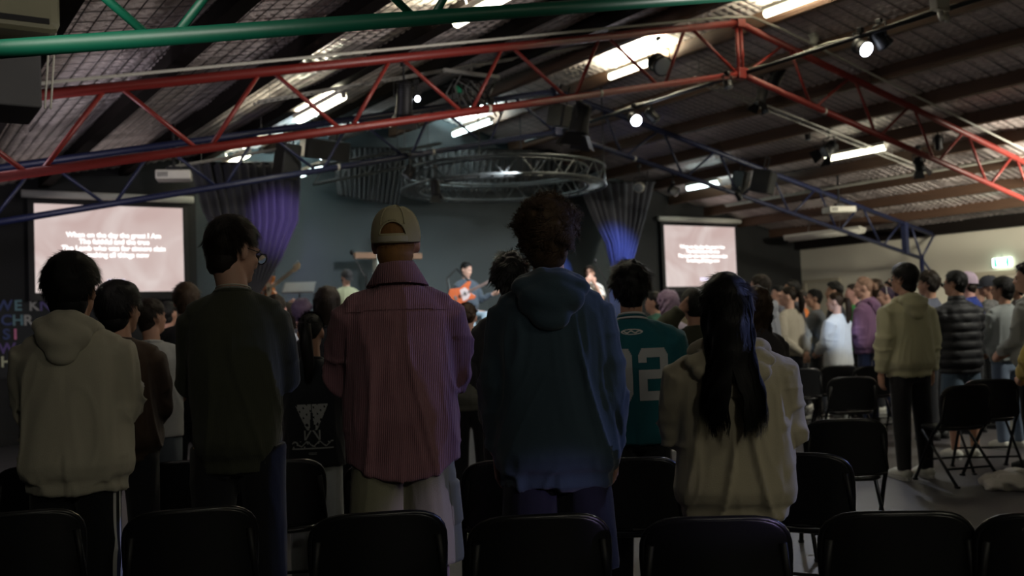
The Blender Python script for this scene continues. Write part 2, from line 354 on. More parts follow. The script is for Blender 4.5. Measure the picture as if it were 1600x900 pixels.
# ------------------------------------------------------------------ lamps, speakers, projectors
LEDW = mat('led_face', (.9, .9, 1), .3, emit=(.80, .86, 1), estr=30); LENS = mat('lamp_glass', (.25, .27, .3), .15, 0, spec=.8)
GLOWC = mat('lamp_rim_glow', (.9, .9, .9), .4, emit=(1, .97, .9), estr=1.5)
def aimq(d): return Vector(d).to_track_quat('-Z', 'Y').to_euler()
def par(px, py, Y, R, Ln, aim, label, lit=False, barn=False, hang=.25, cat='stage light', P=None, bm=None):
    P = at_y(px, py, Y) if P is None else P
    t = empty('stage_light', tuple(P), 0, label, cat, 'stage lights on the trusses')
    h = empty('t', (0, 0, 0)); bpy.data.objects.remove(h)
    q = aimq(aim); Mx = q.to_matrix()
    def tr(mb): mb.v = [tuple(Mx@Vector(v)) for v in mb.v]; return mb
    b = MB(); rings = [(Ln*.5, R*.35), (Ln*.46, R*.72), (Ln*.2, R*.85), (-Ln*.25, R*.9), (-Ln*.42, R), (-Ln*.5, R)]
    b.loft([(z, r, r, 0, 0) for z, r in rings], 18)
    body = tr(b).build('lamp_body', bm or BLACK, t, True)
    tr(MB().loft([(-Ln*.5-.004, R*.86, R*.86, 0, 0), (-Ln*.5-.012, R*.80, R*.80, 0, 0)], 18)).build('lens', LEDW if lit else LENS, t, True)
    fins = MB()
    for k in range(5): fins.loft([(Ln*(.1+.07*k), R*.93, R*.93, 0, 0), (Ln*(.1+.07*k)+.008, R*.93, R*.93, 0, 0)], 18)
    tr(fins).build('cooling_fins', BLACK, t)
    a = Mx@Vector((1, 0, 0)); a.z = 0; a = a.normalized() if a.length > .1 else Vector((1, 0, 0)); a *= R*1.12; top = Vector((0, 0, R*1.3+.03))
    MB().tube([a, a+top, -a+top, -a], .010, 6).build('yoke', BLACK, t)
    MB().tube([top, top+Vector((0, 0, hang))], .012, 6).build('hanging_bolt', BLACK, t)
    MB().box(tuple(top+Vector((0, 0, hang))), (.05, .06, .05)).build('clamp', BLACK, t, bevel=.006)
    if barn:
        for k in range(4):
            an = k*math.pi/2; c, s_ = math.cos(an), math.sin(an)
            m = MB(); w1, w2, L2 = R*.75, R*1.05, R*1.25; o1 = R*.95; o2 = R*1.65
            pts = [(o1, -w1, -Ln*.5), (o1, w1, -Ln*.5), (o2, w2, -Ln*.5-L2), (o2, -w2, -Ln*.5-L2)]
            V = [(x*c-y*s_, x*s_+y*c, z) for x, y, z in pts]; V += [(x*.98, y*.98, z-.003) for x, y, z in V]
            m.add(V, [(0, 1, 2, 3), (7, 6, 5, 4), (0, 4, 5, 1), (1, 5, 6, 2), (2, 6, 7, 3), (3, 7, 4, 0)]); tr(m).build('barn_door', BLACK, t)
    return t
par(1346, 74, 0, .085, .16, (-.2, -.9, -.55), 'round LED stage light shining white, on the lighting bar at upper right', True, hang=.04, P=at_x(1346, 74, BX-.02))
par(1374, 56, 0, .09, .2, (.6, -.2, -.75), 'unlit black lamp on the bar just right of the shining LED light', False, hang=.03, P=at_x(1375, 60, BX+.1))
par(991, 186, 0, .085, .16, (-.3, -.85, -.45), 'round LED stage light shining white below the red truss, left of the ridge', True, hang=.05, P=at_x(991, 186, BX-.05))
par(1020, 178, 0, .08, .2, (.5, -.4, -.7), 'unlit black lamp beside the shining light under the red truss', False, hang=.05, P=at_x(1018, 180, BX+.14))
par(632, 153, 8.9, .095, .36, (.1, .35, -1), 'tall black stage lamp hanging behind the red truss, left', False, True, hang=.2)
par(651, 154, 9.0, .035, .06, (-.2, -.9, -.3), 'tiny lit lamp beside the tall black stage lamp', True, hang=.1)
par(907, 186, 8.6, .12, .34, (-.15, .2, -1), 'large black theatre lamp with barn doors under the red truss centre', False, True, hang=.02)
par(1030, 100, 9.0, .13, .22, (-.2, -.8, -.5), 'black round lamp by the lit tube near the ridge', False, False, hang=.12)
par(1137, 132, 7.9, .055, .07, (0, -.3, -1), 'small floodlight hung by white tape just left of the ridge joint', False, hang=.03)
par(1190, 150, 8.5, .075, .2, (-.4, .1, -1), 'black barn door lamp right of the ridge joint', False, True, hang=.1)
par(1214, 118, 8.8, .09, .24, (.1, .5, -.5), 'boxy black lamp above the barn door lamp right of the ridge', False, hang=.1)
par(1296, 232, 9.6, .10, .22, (-.75, .1, -.5), 'black flood lamp in front of the brightest tube light', False, True, hang=.12)
par(1262, 214, 10.2, .05, .08, (0, 0, -1), 'small round black lamp left of the brightest tube light', False, hang=.15)
par(1436, 255, 8.3, .075, .18, (.5, .1, -.9), 'small black barn door lamp under the red truss at right', False, True, hang=.1)
par(1466, 222, 8.4, .06, .2, (.3, .2, -.5), 'black lamp inside the red truss web at far right', False, hang=.12)
par(1000, 291, 12.6, .09, .18, (-.75, -.5, -.4), 'stage spot with casing whitened to look lit, first right of the circular truss', False, hang=.2, bm=WHITE)  # white casing stands in for the bright light falling on it
par(1052, 297, 12.9, .09, .18, (.4, -.6, -.5), 'stage spot right of the circular truss, nearer the right screen', False, hang=.2, bm=WHITE)  # casing made white here too, in place of light
par(1154, 306, 11.4, .055, .14, (.6, 0, -.8), 'small black lamp under the blue truss by the speaker', False, hang=.03)
par(680, 292, 11.4, .07, .2, (.2, .3, -1), 'black lamp hung inside the circular truss', False, True, hang=.15)
par(640, 268, 11.6, .08, .16, (-.5, .2, -.8), 'black lamp at the left rim of the circular truss', False, hang=.1)
GRILL = mat('speaker_grille', (.010, .011, .012), .6, 0, 'voronoi', 220, .3)
def speaker(px, py, Y, w_, d_, h_, rz, label, tilt=.25):
    P = at_y(px, py, Y); t = empty('loudspeaker', tuple(P), rz, label, 'speaker', 'hanging loudspeakers'); t.rotation_euler = (tilt, 0, rz)
    MB().add([(-w_/2, -d_/2, -h_/2), (w_/2, -d_/2, -h_/2), (w_*.36, d_/2, -h_/2), (-w_*.36, d_/2, -h_/2), (-w_/2, -d_/2, h_/2), (w_/2, -d_/2, h_/2), (w_*.36, d_/2, h_/2), (-w_*.36, d_/2, h_/2)],
             [(0, 3, 2, 1), (4, 5, 6, 7), (0, 1, 5, 4), (1, 2, 6, 5), (2, 3, 7, 6), (3, 0, 4, 7)]).build('cabinet', PLAS, t, bevel=.012)
    MB().box((0, -d_/2-.006, 0), (w_*.92, .012, h_*.92)).build('grille', GRILL, t, bevel=.004)
    MB().tube([(-w_*.3, 0, h_/2), (-w_*.3, 0, h_/2+.22), (w_*.3, 0, h_/2+.22), (w_*.3, 0, h_/2)], .012, 6).build('bracket', BLACK, t)
speaker(1192, 284, 11.3, .42, .32, .38, .5, 'big black loudspeaker hung under the blue truss at right')
speaker(1156, 284, 11.9, .2, .25, .38, .2, 'narrow dark loudspeaker left of the big hanging one')
speaker(446, 252, 11.9, .26, .26, .46, .3, 'black loudspeaker hung above the left curtain')
speaker(876, 181, 9.2, .28, .25, .26, .3, 'black loudspeaker beside the large theatre lamp')
speaker(503, 233, 12.3, .72, .3, .26, .2, 'wide black speaker box hung left of the circular truss')
def projector(px, py, D, w_, label):
    P = at_roof(px, py, .62); w_ = w_*float((P-CAM)@CF)/D; t = empty('projector', tuple(P), -YAW*.6, label, 'projector', 'ceiling projectors')
    MB().box((0, 0, 0), (w_, .28, .11)).build('casing', WHITE, t, bevel=.015)
    MB().tube([(w_*.28, .13, .0), (w_*.28, .17, .0)], .035, 14).build('lens', LENS, t, True)
    v = MB()
    for k in range(6): v.box((-w_*.42+k*.02, -.142, 0), (.009, .006, .06))
    v.build('vent_grille', mat('vent_shadow', (.08, .08, .075), .7), t)
    MB().tube([(0, 0, .05), (0, 0, roofz(P[0])-P[2])], .018, 8).build('ceiling_pole', BLACK, t)
    MB().box((0, 0, .08), (.16, .12, .05)).build('mount', BLACK, t, bevel=.006)
projector(272, 275, 10.0, .34, 'white projector hanging above the left screen'); projector(1311, 328, 11.0, .33, 'white projector hanging right of the right screen')
P = at_y(1468, 4, 5.2); t = empty('wireless_box', tuple(P), 0, 'white box with two small sensors fixed near the top right corner', 'wall box')
MB().box((0, 0, .05), (.20, .08, .26)).build('casing', WHITE, t, bevel=.012); MB().box((0, 0, .3), (.03, .03, .5)).build('bracket', WHITE, t)
for dx in (-.03, .05): MB().tube([(dx, -.02, -.1), (dx-.02, -.05, -.18)], .028, 10).build('sensor', WHITE, t, True)
P = at_roof(1272, 62, .06); t = empty('smoke_detector', tuple(P), 0, 'round cream smoke detector on the roof right of the ridge', 'smoke detector')
MB().loft([(.05, .05, .05, 0, 0), (.0, .055, .055, 0, 0), (-.03, .045, .045, 0, 0), (-.06, .03, .03, 0, 0)], 16).build('dome', WHITE, t, True); MB().box((0, 0, .06), (.1, .1, .03)).build('base', WHITE, t)
# air conditioner and duct at the upper left
P = at_y(-12, 30, 6.0); t = empty('air_conditioner', (P[0], P[1], P[2]), 0, 'cream air conditioning unit at the upper left corner', 'air conditioner')
MB().box((0, 0, .02), (.62, .5, .24)).build('casing', mat('aircon_cream', (.20, .195, .12), .5), t, bevel=.05)
MB().box((0, -.252, -.05), (.5, .01, .03)).build('outlet_slot', BLACK, t)
P = at_y(-15, 128, 6.2); t = empty('return_duct', (P[0], P[1], P[2]), 0, 'dark grey duct box below the cream air conditioner', 'duct')
MB().box((0, 0, 0), (.46, .5, .36)).build('duct_casing', mat('duct_grey', (.06, .06, .062), .6), t, bevel=.01)
for k in range(2): MB().tube([(.245+.03*k, -.24, -.18), (.28+.03*k, -.24, .3)], .006, 6).build('white_cable', WHITE, t)
# perforated cable tray behind the red truss
def tray(A, B, label, w_=.14):
    A, B = np.array(A), np.array(B); L_ = np.linalg.norm(B-A); u = (B-A)/L_; t = empty('cable_tray', tuple(A), 0, label, 'cable tray')
    v = np.array([0, 1., 0]); n = int(L_/.075); m = MB()
    for s_ in (-1, 1): m.tube([v*s_*w_/2, u*L_+v*s_*w_/2], .012, 6)
    m.build('side_rail', GALV, t); m = MB()
    for k in range(n): m.tube([u*(k+.5)*.075-v*w_/2, u*(k+.5)*.075+v*w_/2], .016, 5, flat=.4)
    tag(m.build('tray_rungs', GALV, t), kind='stuff')
    for k in range(2, n, 14):
        p = u*k*.075; MB().tube([p, p+np.array([0, 0, roofz(A[0]+p[0])-(A[2]+p[2])])], .004, 5).build('hanger_rod', GALV, t)
q = at_y(1060, 72, 9.5); tray(at_y(400, 160, 9.5), (8.3, 9.5, q[2]), 'perforated metal cable tray behind the left half of the red truss')
tray((9.3, 9.5, 4.62), at_y(1450, 268, 9.5), 'perforated metal cable tray behind the right half of the red truss')
tray(at_y(262, 262, 12.0), at_y(440, 232, 12.0), 'short cable tray above the left curtain')
t = empty('cable_bundle', tuple(at_y(742, 142, 9.0)), 0, 'tangle of cables and adaptors hanging behind the red truss', 'cables')
for k in range(9):
    a = [(.26*math.sin(k*1.3+j*.9)+.03*k-.12, .08*math.cos(k+j), .15*math.cos(k*2.1+j*1.4)-.02*j) for j in range(6)]
    MB().tube(a, .010, 6).build('cable', (BLACK, mat('cable_grey', (.12, .12, .12), .5))[k % 2], t, True)
for k, c in enumerate(((.0, .25, .12), (.2, .2, .2), (.02, .02, .02))): MB().box((-.2+.2*k, 0, -.05*k), (.06, .05, .09)).build('adaptor', mat('adaptor%d' % k, c, .5), t, bevel=.006)
MB().box((0, .05, .2), (.7, .04, .04)).build('support_strut', GALV, t); MB().tube([(0, .05, .2), (0, .05, .9)], .006, 5).build('hanger_rod', GALV, t)
# circular lighting truss
t = empty('circular_truss', (8.22, 12.55, 3.62), 0, 'round aluminium ladder truss hanging above the stage', 'truss')
ALU = mat('truss_aluminium', (.085, .095, .098), .4, .5, 'noise', 50, .04)
RO, RI, HZ = 1.56, 1.30, .26; N = 44
def circ(R, z): return [(R*math.cos(2*math.pi*k/64), R*math.sin(2*math.pi*k/64), z) for k in range(65)]
for R, z, nm in ((RO, HZ/2, 'outer_top_rail'), (RO, -HZ/2, 'outer_bottom_rail'), (RI, HZ/2, 'inner_top_rail'), (RI, -HZ/2, 'inner_bottom_rail')):
    MB().tube(circ(R, z), .022, 8, cap=False).build(nm, ALU, t, True)
for k in range(N):
    a, b = 2*math.pi*k/N, 2*math.pi*(k+1)/N; P0 = lambda R, an, z: (R*math.cos(an), R*math.sin(an), z)
    MB().tube([P0(RO, a, -HZ/2), P0(RO, b, HZ/2)] if k % 2 else [P0(RO, a, HZ/2), P0(RO, b, -HZ/2)], .010, 6).build('diagonal_rod', ALU, t)
    MB().tube([P0(RI, a, -HZ/2), P0(RO, (a+b)/2, -HZ/2)], .012, 6).build('bottom_rung', ALU, t)
    if k % 2: MB().tube([P0(RI, a, -HZ/2), P0(RI, b, HZ/2)], .010, 6).build('inner_rod', ALU, t)
for k in range(4):
    an = math.pi/4+k*math.pi/2; p = (RO*math.cos(an), RO*math.sin(an))
    MB().tube([(p[0], p[1], HZ/2), (p[0], p[1], roofz(8.22+p[0])-3.62)], .010, 6).build('suspension_rod', BLACK, t)
t = empty('truss_ladder', tuple(at_y(545, 268, 13.2)), 0, 'straight aluminium truss to the left of the circular truss', 'truss')
A_, B_ = np.zeros(3), np.array(at_y(690, 250, 13.2))-np.array(at_y(490, 288, 13.2)); A_ = np.array(at_y(490, 288, 13.2))-np.array(at_y(545, 268, 13.2)); B_ = A_+B_
for dz in (0, .26): MB().tube([A_+(0, 0, dz), B_+(0, 0, dz)], .022, 8).build('rail', ALU, t)
for k in range(10):
    u0, u1 = A_+(B_-A_)*k/10, A_+(B_-A_)*(k+1)/10; MB().tube([u0+(0, 0, .26*(k % 2)), u1+(0, 0, .26*((k+1) % 2))], .011, 6).build('diagonal_rod', ALU, t)
# ------------------------------------------------------------------ curtains
def curtain(Lb, Rb, Y, label, m, pleats=13, amp=.06, rows=40, cols=150, drop=None, seed=1):
    Lp = np.array([at_y(x, y, Y) for x, y in Lb]); Rp = np.array([at_y(x, y, Y) for x, y in Rb])
    def cur(P, t):
        k = np.linspace(0, 1, len(P)); return np.stack([np.interp(t, k, P[:, i]) for i in range(3)], -1)
    T = np.linspace(0, 1, rows); U = np.linspace(0, 1, cols); V = []
    for tt in T:
        a, b = cur(Lp, tt), cur(Rp, tt); wdt = np.linalg.norm(b-a)
        P = a+(b-a)*U[:, None]
        ph = U*pleats*2*np.pi+1.2*vn(np.stack([U*6, np.full(cols, tt*1.2), U*0], 1), (1, 1, 1), seed)*2
        P[:, 1] += amp*np.sin(ph)*(.6+.4*vn(np.stack([U*9, np.full(cols, tt*2), U*0], 1), (1, 1, 1), seed+3))
        V += list(map(tuple, P.tolist()))
    Fc = [(i*cols+j, i*cols+j+1, (i+1)*cols+j+1, (i+1)*cols+j) for i in range(rows-1) for j in range(cols-1)]
    o = MB().add(V, Fc).build('curtain', m, None, True); s_ = o.modifiers.new('s', 'SOLIDIFY'); s_.thickness = .006
    a, b = Lp[0], Rp[0]; MB().tube([a, b], .022, 8).build('curtain_rail', BLACK, o)
    for k in (.1, .9): p = a+(b-a)*k; MB().tube([p, (p[0], p[1], roofz(p[0])+.03)], .008, 6).build('rail_hanger', BLACK, o)
    return tag(o, label, 'curtain', 'stage curtains')
CURT = mat('curtain_cloth', (.050, .050, .060), .85, 0, 'noise', 90, .1, .1, 5, sheen=.2)
curtain([(296, 255), (318, 330), (350, 400), (385, 468)], [(470, 255), (466, 345), (440, 405), (398, 470)], 13.6, 'grey curtain lit violet, swept to a gather left of the stage', CURT, 12, .07, seed=2)
curtain([(902, 285), (925, 340), (946, 380), (960, 440)], [(1024, 285), (1010, 340), (996, 380), (978, 440)], 14.2, 'curtain lit deep blue, gathered to a point left of the right screen', CURT, 10, .07, seed=5)
CUR2 = mat('dark_curtain_cloth', (.025, .028, .03), .85, 0, 'noise', 90, .1, .1, 5)
curtain([(524, 232), (522, 280), (528, 305)], [(632, 232), (630, 280), (622, 322)], 14.7, 'short dark grey pleated valance left of the circular truss', CUR2, 14, .05, 20, seed=8)
curtain([(640, 235), (640, 280), (640, 300)], [(908, 235), (905, 270), (900, 300)], 14.8, 'dark green grey pleated valance seen through the circular truss', CUR2, 26, .05, 20, seed=11)
# ------------------------------------------------------------------ screens
SCRM = mat('screen_picture', (.02, .02, .02), .8, emit=(.56, .43, .41), estr=1.0, var=.0)
n_, l_ = SCRM.node_tree.nodes, SCRM.node_tree.links; b_ = n_['Principled BSDF']   # soft marbled slide background
tc = n_.new('ShaderNodeTexCoord'); nz = n_.new('ShaderNodeTexNoise'); nz.inputs['Scale'].default_value = 1.1; nz.inputs['Distortion'].default_value = 1.5
cr = n_.new('ShaderNodeValToRGB'); cr.color_ramp.elements[0].position = .3; cr.color_ramp.elements[1].position = .75
cr.color_ramp.elements[0].color = (.56, .41, .385, 1); cr.color_ramp.elements[1].color = (.76, .66, .63, 1)
l_.new(tc.outputs['Object'], nz.inputs[0]); l_.new(nz.outputs[0], cr.inputs[0]); l_.new(cr.outputs[0], b_.inputs['Emission Color'])
LYR = mat('lyric_white', (.9, .9, .9), .6, emit=(1, .97, .95), estr=1.7); LOGO = mat('logo_lilac', (.5, .5, .6), .6, emit=(.80, .72, .95), estr=1.0)
BORD = mat('screen_border', (.006, .006, .007), .7); SCRW = mat('screen_case', (.55, .55, .50), .5)
def screen(x0, x1, z0, z1, label):
    cx, cz = (x0+x1)/2, (z0+z1)/2; W_, H_ = x1-x0, z1-z0; y = Y1-.12
    t = empty('projection_screen', (cx, y, z0), 0, label, 'screen', 'projection screens beside the stage')
    MB().box((0, .01, H_/2), (W_+.16, .012, H_+.2)).build('black_border', BORD, t)
    MB().box((0, 0, H_/2), (W_, .008, H_)).build('picture', SCRM, t)
    MB().tube([(-W_/2-.16, -.02, H_+.13), (W_/2+.16, -.02, H_+.13)], .055, 12).build('roller_case', SCRW, t, True)
    MB().box((0, -.005, -.10), (W_+.16, .03, .03)).build('bottom_bar', BORD, t)
    for s_ in (-1, 1): MB().tube([(s_*W_*.45, .04, H_+.16), (s_*W_*.45, .04, H_+.6)], .004, 5).build('hanging_wire', BLACK, t)
    for k, s_ in enumerate(('When on the day the great I Am', 'The faithful and the true', 'The Lamb who was for sinners slain', 'Is making all things now')):
        o = text_obj(s_, .098 if k != 2 else .098, LYR, t, 'lyric_line', .002, .0024); o.rotation_euler = (math.pi/2, 0, 0); o.location = (.04, -.008, H_*(.655-.076*k))
    MB().box((.05, -.007, H_*.12), (.24, .006, .065)).build('slide_logo', LOGO, t)
screen(1.99, 4.02, CH+.705, CH+1.955, 'large left projection screen showing four white lyric lines')
screen(13.72, 15.76, CH+.675, CH+1.945, 'right projection screen showing the lyric lines, beside the black wall')
# coloured word banner at far left of the back wall
t = empty('word_banner', (2.05, Y1-.05, 1.0), 0, 'black banner with coloured capital letters below the left screen', 'banner')
MB().box((.05, .02, .45), (1.5, .012, 1.05)).build('banner_cloth', mat('banner_black', (.010, .012, .014), .8), t)
cols = dict(b=(.03, .05, .16), t=(.10, .20, .24), g=(.28, .28, .27), n=(.09, .07, .22), p=(.55, .16, .30), v=(.10, .06, .22), y=(.42, .44, .30))
for row, ty in ((('W', 6, 'b'), ('E', 28, 't'), ('K', 53, 'g'), ('N', 71, 'n'), ('O', 86, 'p')), 478), ((('C', 10, 'b'), ('H', 28, 't'), ('R', 44, 'g')), 501), ((('S', 10, 'b'), ('I', 24, 'p')), 523), ((('W', 11, 'v'),), 545), ((('H', 10, 'y'),), 566):
    for ch, px, c in row:
        P = at_y(px, ty, Y1-.05); o = text_obj(ch, .20, mat('letter_'+c, cols[c], .7), t, 'letter', .004, .006)
        o.rotation_euler = (math.pi/2, 0, 0); o.location = (P[0]-2.05, 0, P[2]-1.0)
# exit sign
P = at_x(1566, 410, XR-.05); t = empty('exit_sign', tuple(P), math.pi/2, 'glowing white and green running man exit sign on the cream wall', 'sign')
EW = mat('exit_white', (.8, .9, .85), .5, emit=(.75, 1, .85), estr=5); EG = mat('exit_green', (.0, .4, .15), .5, emit=(.01, .55, .20), estr=1.8)
MB().box((0, 0, 0), (.36, .05, .17)).build('light_panel', EW, t, bevel=.008)
MB().box((-.15, .03, 0), (.05, .004, .15)).build('green_band', EG, t) if False else None
m = MB().box((.12, .028, 0), (.05, .005, .16)).box((-.12, .028, 0), (.05, .005, .16))
for a in ([(-.08, 0, 0), (-.06, 0, -.05)],): pass
m.tube([(.03, .028, .02), (.05, .028, -.02), (.10, .028, -.06)], .012, 6).tube([(.05, .028, -.02), (.02, .028, -.065)], .012, 6).tube([(-.01, .028, .03), (.035, .028, .03), (.07, .028, .01)], .010, 6).ell((.03, .028, .055), (.015, .006, .015), 8, 5)
m.box((-.06, .028, 0), (.08, .005, .02)).add([(-.10, .03, 0), (-.06, .03, .035), (-.06, .03, -.035)], [(0, 1, 2)])
m.build('pictogram', EG, t); MB().tube([(0, 0, .085), (0, -.0, .16)], .008, 6).build('bracket', GREYM, t)
light('exit_glow', 'POINT', (-.0, .15, 0), .5, (.5, 1, .75), None, .1).parent = t
# ------------------------------------------------------------------ stage
SZ = .72
t = empty('stage', (8.2, 13.5, 0), 0, 'low black stage platform below the dark teal wall', 'stage')
MB().box((0, 0, SZ/2-.02), (9.0, 3.1, SZ-.04)).build('platform', mat('stage_black', (.012, .012, .013), .7), t); MB().box((0, 0, SZ-.02), (9.04, 3.14, .04)).build('deck', mat('stage_deck', (.05, .04, .035), .6, 0, 'noise', 20, .1), t)
t = empty('wooden_cross', (at_y(606, 400, 14.6)[0], 14.6, SZ), 0, 'wooden cross with a pale cloth draped over its beam, on stage', 'cross')
zc = at_y(606, 400, 14.6)[2]-SZ; CW = mat('cross_wood', (.22, .12, .07), .7, 0, 'noise', 20, .2, .3, 4)
MB().box((0, 0, zc*.5+.2), (.1, .09, zc+.4)).build('post', mat('cross_post', (.03, .025, .02), .7), t, bevel=.008); MB().box((0, -.02, zc), (1.22, .09, .10)).build('beam', CW, t, bevel=.008)
dv = []; nr, nc = 24, 18
for i in range(nr):
    for j in range(nc):
        u = i/(nr-1); v = j/(nc-1); z = zc+.07-abs(u-.35)*1.1 if u > .42 or u < .28 else zc+.065; yy = -.075 if u > .35 else .06
        dv.append((-.17+.17*(v-.5)*(1-.15*u)+.02*u, yy-.02*math.sin(v*14+u*2)*(1 if u > .4 else .3), z))
MB().add(dv, [(i*nc+j, i*nc+j+1, (i+1)*nc+j+1, (i+1)*nc+j) for i in range(nr-1) for j in range(nc-1)]).build('draped_cloth', mat('drape_white', (.62, .66, .6), .9), t, True)
MB().box((0, 0, .03), (.5, .5, .06)).build('base', CW, t, bevel=.01)
def stand(px, py, D, label, kind='music'):
    P = at_depth(px, py, D); t = empty(kind+'_stand', (P[0], P[1], SZ), -YAW, label, 'stand'); h = P[2]-SZ
    MB().tube([(0, 0, .02), (0, 0, h)], .012, 8).build('pole', BLACK, t)
    for k in range(3): a = k*2.09; MB().tube([(0, 0, .12), (.25*math.cos(a), .25*math.sin(a), .012)], .010, 6).build('leg', BLACK, t)
    if kind == 'music':
        m = MB()
        m.box((0, -.03, .02), (.46, .012, .24), (-.9, 'X')); m.box((0, -.13, -.07), (.46, .05, .012)); m.v = [(x, y, z+h) for x, y, z in m.v]
        m.build('desk', mat('music_desk', (.12, .12, .12), .5, .3), t)
    else:
        MB().tube([(0, 0, h-.05), (-.18, -.02, h+.30)], .010, 6).build('boom', BLACK, t); MB().ell((-.19, -.02, h+.33), (.025, .025, .04)).build('microphone', BLACK, t, True)
stand(468, 451, 14.3, 'music stand on stage beside the bass player'); stand(950, 440, 15.6, 'microphone stand with angled boom beside the singer', 'microphone')
stand(572, 430, 13.9, 'microphone stand in front of the player in khaki', 'microphone')
# ================================================================== PEOPLE
def smoothstep(a, b, x): t = np.clip((x-a)/(b-a), 0, 1); return t*t*(3-2*t)
VOX = {0: (.0085, .0095), 1: (.012, .013), 2: (.018, .019)}
POSE = {  # elbow, wrist for the right side (x mirrored for the left), lengths relative to a 1.75 m person
 'down': ((.200, -.015, 1.12), (.212, .04, .87)), 'fold': ((.190, .06, 1.14), (.05, .26, 1.13)), 'front': ((.190, .05, 1.12), (.07, .26, 1.0)),
 'behind': ((.235, -.07, 1.12), (.04, -.19, .93)), 'head': ((.25, .05, 1.46), (.10, -.03, 1.62)), 'clap': ((.22, .14, 1.14), (.05, .30, 1.42)),
 'guitar_r': ((.24, -.06, 1.14), (.13, .17, 1.05)), 'guitar_l': ((.25, .05, 1.14), (.38, .22, 1.22)), 'mic': ((.20, .12, 1.15), (.06, .16, 1.46))}
def hand(mb, wrist, d, n, s, curl=.5, side=1):
    """palm, four unequal bent fingers and a thumb leaving the side of the palm; d = direction, n = palm normal"""
    d = Vector(d).normalized(); n = Vector(n); n = (n-d*n.dot(d)).normalized(); a = d.cross(n)*side; w = Vector(wrist)
    P = lambda x, y, z: w+(a*x+n*y+d*z)*s
    for x in (-.026, -.009, .009, .026): mb.tube([P(x*.7, 0, -.01), P(x, 0, .035), P(x, .002, .085)], [.014*s, .015*s, .0125*s], 8)
    for x, L_ in ((-.030, .062), (-.010, .076), (.011, .080), (.031, .072)):
        p = [P(x, .002, .08)]; an = 0; q = Vector((x, .002, .08))
        for k, f in enumerate((.42, .32, .26)):
            an += curl*(.55, .8, .6)[k]; q = q+Vector((0, math.sin(an), math.cos(an)))*L_*f; p.append(P(*q))
        mb.tube(p, [.0095*s, .009*s, .0083*s, .006*s], 8)
    mb.tube([P(.028, .0, .015), P(.048, .012, .04), P(.052, .026, .066), P(.046, .038, .088)], [.013*s, .0115*s, .010*s, .007*s], 8)
def xf(V, s, turn, tilt, roll_, c):
    M_ = Matrix.Rotation(-turn, 3, 'Z')@Matrix.Rotation(tilt, 3, 'X')@Matrix.Rotation(roll_, 3, 'Y')
    return (np.asarray(V)*s)@np.array(M_).T+np.array(c)
HC, HR = np.array((0, -.01, .02)), np.array((.0745, .096, .096))
def head_mb(mb, s, turn, tilt, roll_, c, lean):
    h = MB()
    h.ell(HC, HR, 22, 14).ell((0, .032, -.035), (.058, .060, .078), 16, 10).ell((0, .040, -.088), (.040, .042, .030)).ell((0, .085, -.083), (.018, .016, .016))
    h.tube([(0, .088, .012), (0, .100, -.012), (0, .108, -.026)], [.009, .011, .014], 8).ell((0, .098, -.032), (.019, .014, .010))
    h.ell((0, .091, -.054), (.023, .009, .006)).ell((0, .090, -.063), (.020, .009, .006)).ell((0, .080, .024), (.048, .016, .010)).ell((-.032, .070, -.02), (.022, .02, .018)).ell((.032, .070, -.02), (.022, .02, .018))
    for sg in (-1, 1):
        h.ell((sg*.079, -.010, -.010), (.009, .018, .031), 12, 8, (sg*.35, 'Z')); h.ell((sg*.076, -.006, -.032), (.009, .011, .013))
    mb.add(xf(h.v, s, turn, tilt, roll_, c), h.f)
    nb = xf([(0, -.028, -.03)], s, turn, tilt, roll_, c)[0]
    mb.tube([nb, (c[0]*.5, lean*.6-.012*s, c[2]-.14*s), (0, lean*.3-.012*s, c[2]-.26*s)], [.056*s, .055*s, .066*s], 16)
def hair_shell(kind, near):
    """closed hair volume around the skull; returns MB, root points, normals"""
    n, m = (64, 40) if near else (32, 20)
    V = []
    T = {'short': .014, 'crop': .008, 'curly': .023, 'fluffy': .022, 'long': .016, 'tied': .008, 'bun': .010, 'wavy': .018, 'cap': .004, 'mop': .020}.get(kind, .014)
    az = np.linspace(0, 2*np.pi, n, endpoint=False); el = np.linspace(-np.pi/2, np.pi/2, m)
    A, E_ = np.meshgrid(az, el, indexing='ij'); d = np.stack([np.sin(A)*np.cos(E_), np.cos(A)*np.cos(E_), np.sin(E_)], -1).reshape(-1, 3)
    return T, d, n, m
def hair_mask(d):
    az = np.degrees(np.abs(np.arctan2(d[:, 0], d[:, 1]))); el = np.degrees(np.arcsin(np.clip(d[:, 2], -1, 1)))
    th = np.interp(az, [0, 35, 62, 80, 100, 118, 140, 180], [38, 34, 12, 2, 8, -20, -50, -58]); return smoothstep(-3, 5, el-th)
def hair_pt(d, T, rough=0, seed=0):
    m = hair_mask(d); e = 1/np.sqrt(((d/HR)**2).sum(1)); 
    t = T*(.45+.75*np.clip(d[:, 2]+.25, 0, 1)+.35*np.clip(-d[:, 1], 0, 1)+(.35 if T > .015 else 0))*(1+rough*vn(d, (4, 4, 4), seed)+rough*.6*vn(d, (9, 9, 9), seed+1))
    return d*(e+t*m-.014*(1-m))[:, None]+HC, m
def strips(P, N, wd):
    """P (n,k,3) centre lines, N (n,k,3) outward normals -> thin tapering strips"""
    n, k, _ = P.shape; Tn = np.gradient(P, axis=1); S = np.cross(Tn, N); S /= np.linalg.norm(S, axis=2, keepdims=True)+1e-9
    tp = np.linspace(1, .15, k)[None, :, None]*wd; V = np.stack([P-S*tp, P+S*tp], 2).reshape(-1, 3)
    a = (np.arange(n)[:, None]*k+np.arange(k-1)[None])*2; a = a.ravel(); Fc = np.stack([a, a+1, a+3, a+2], 1)
    return V, Fc.tolist()
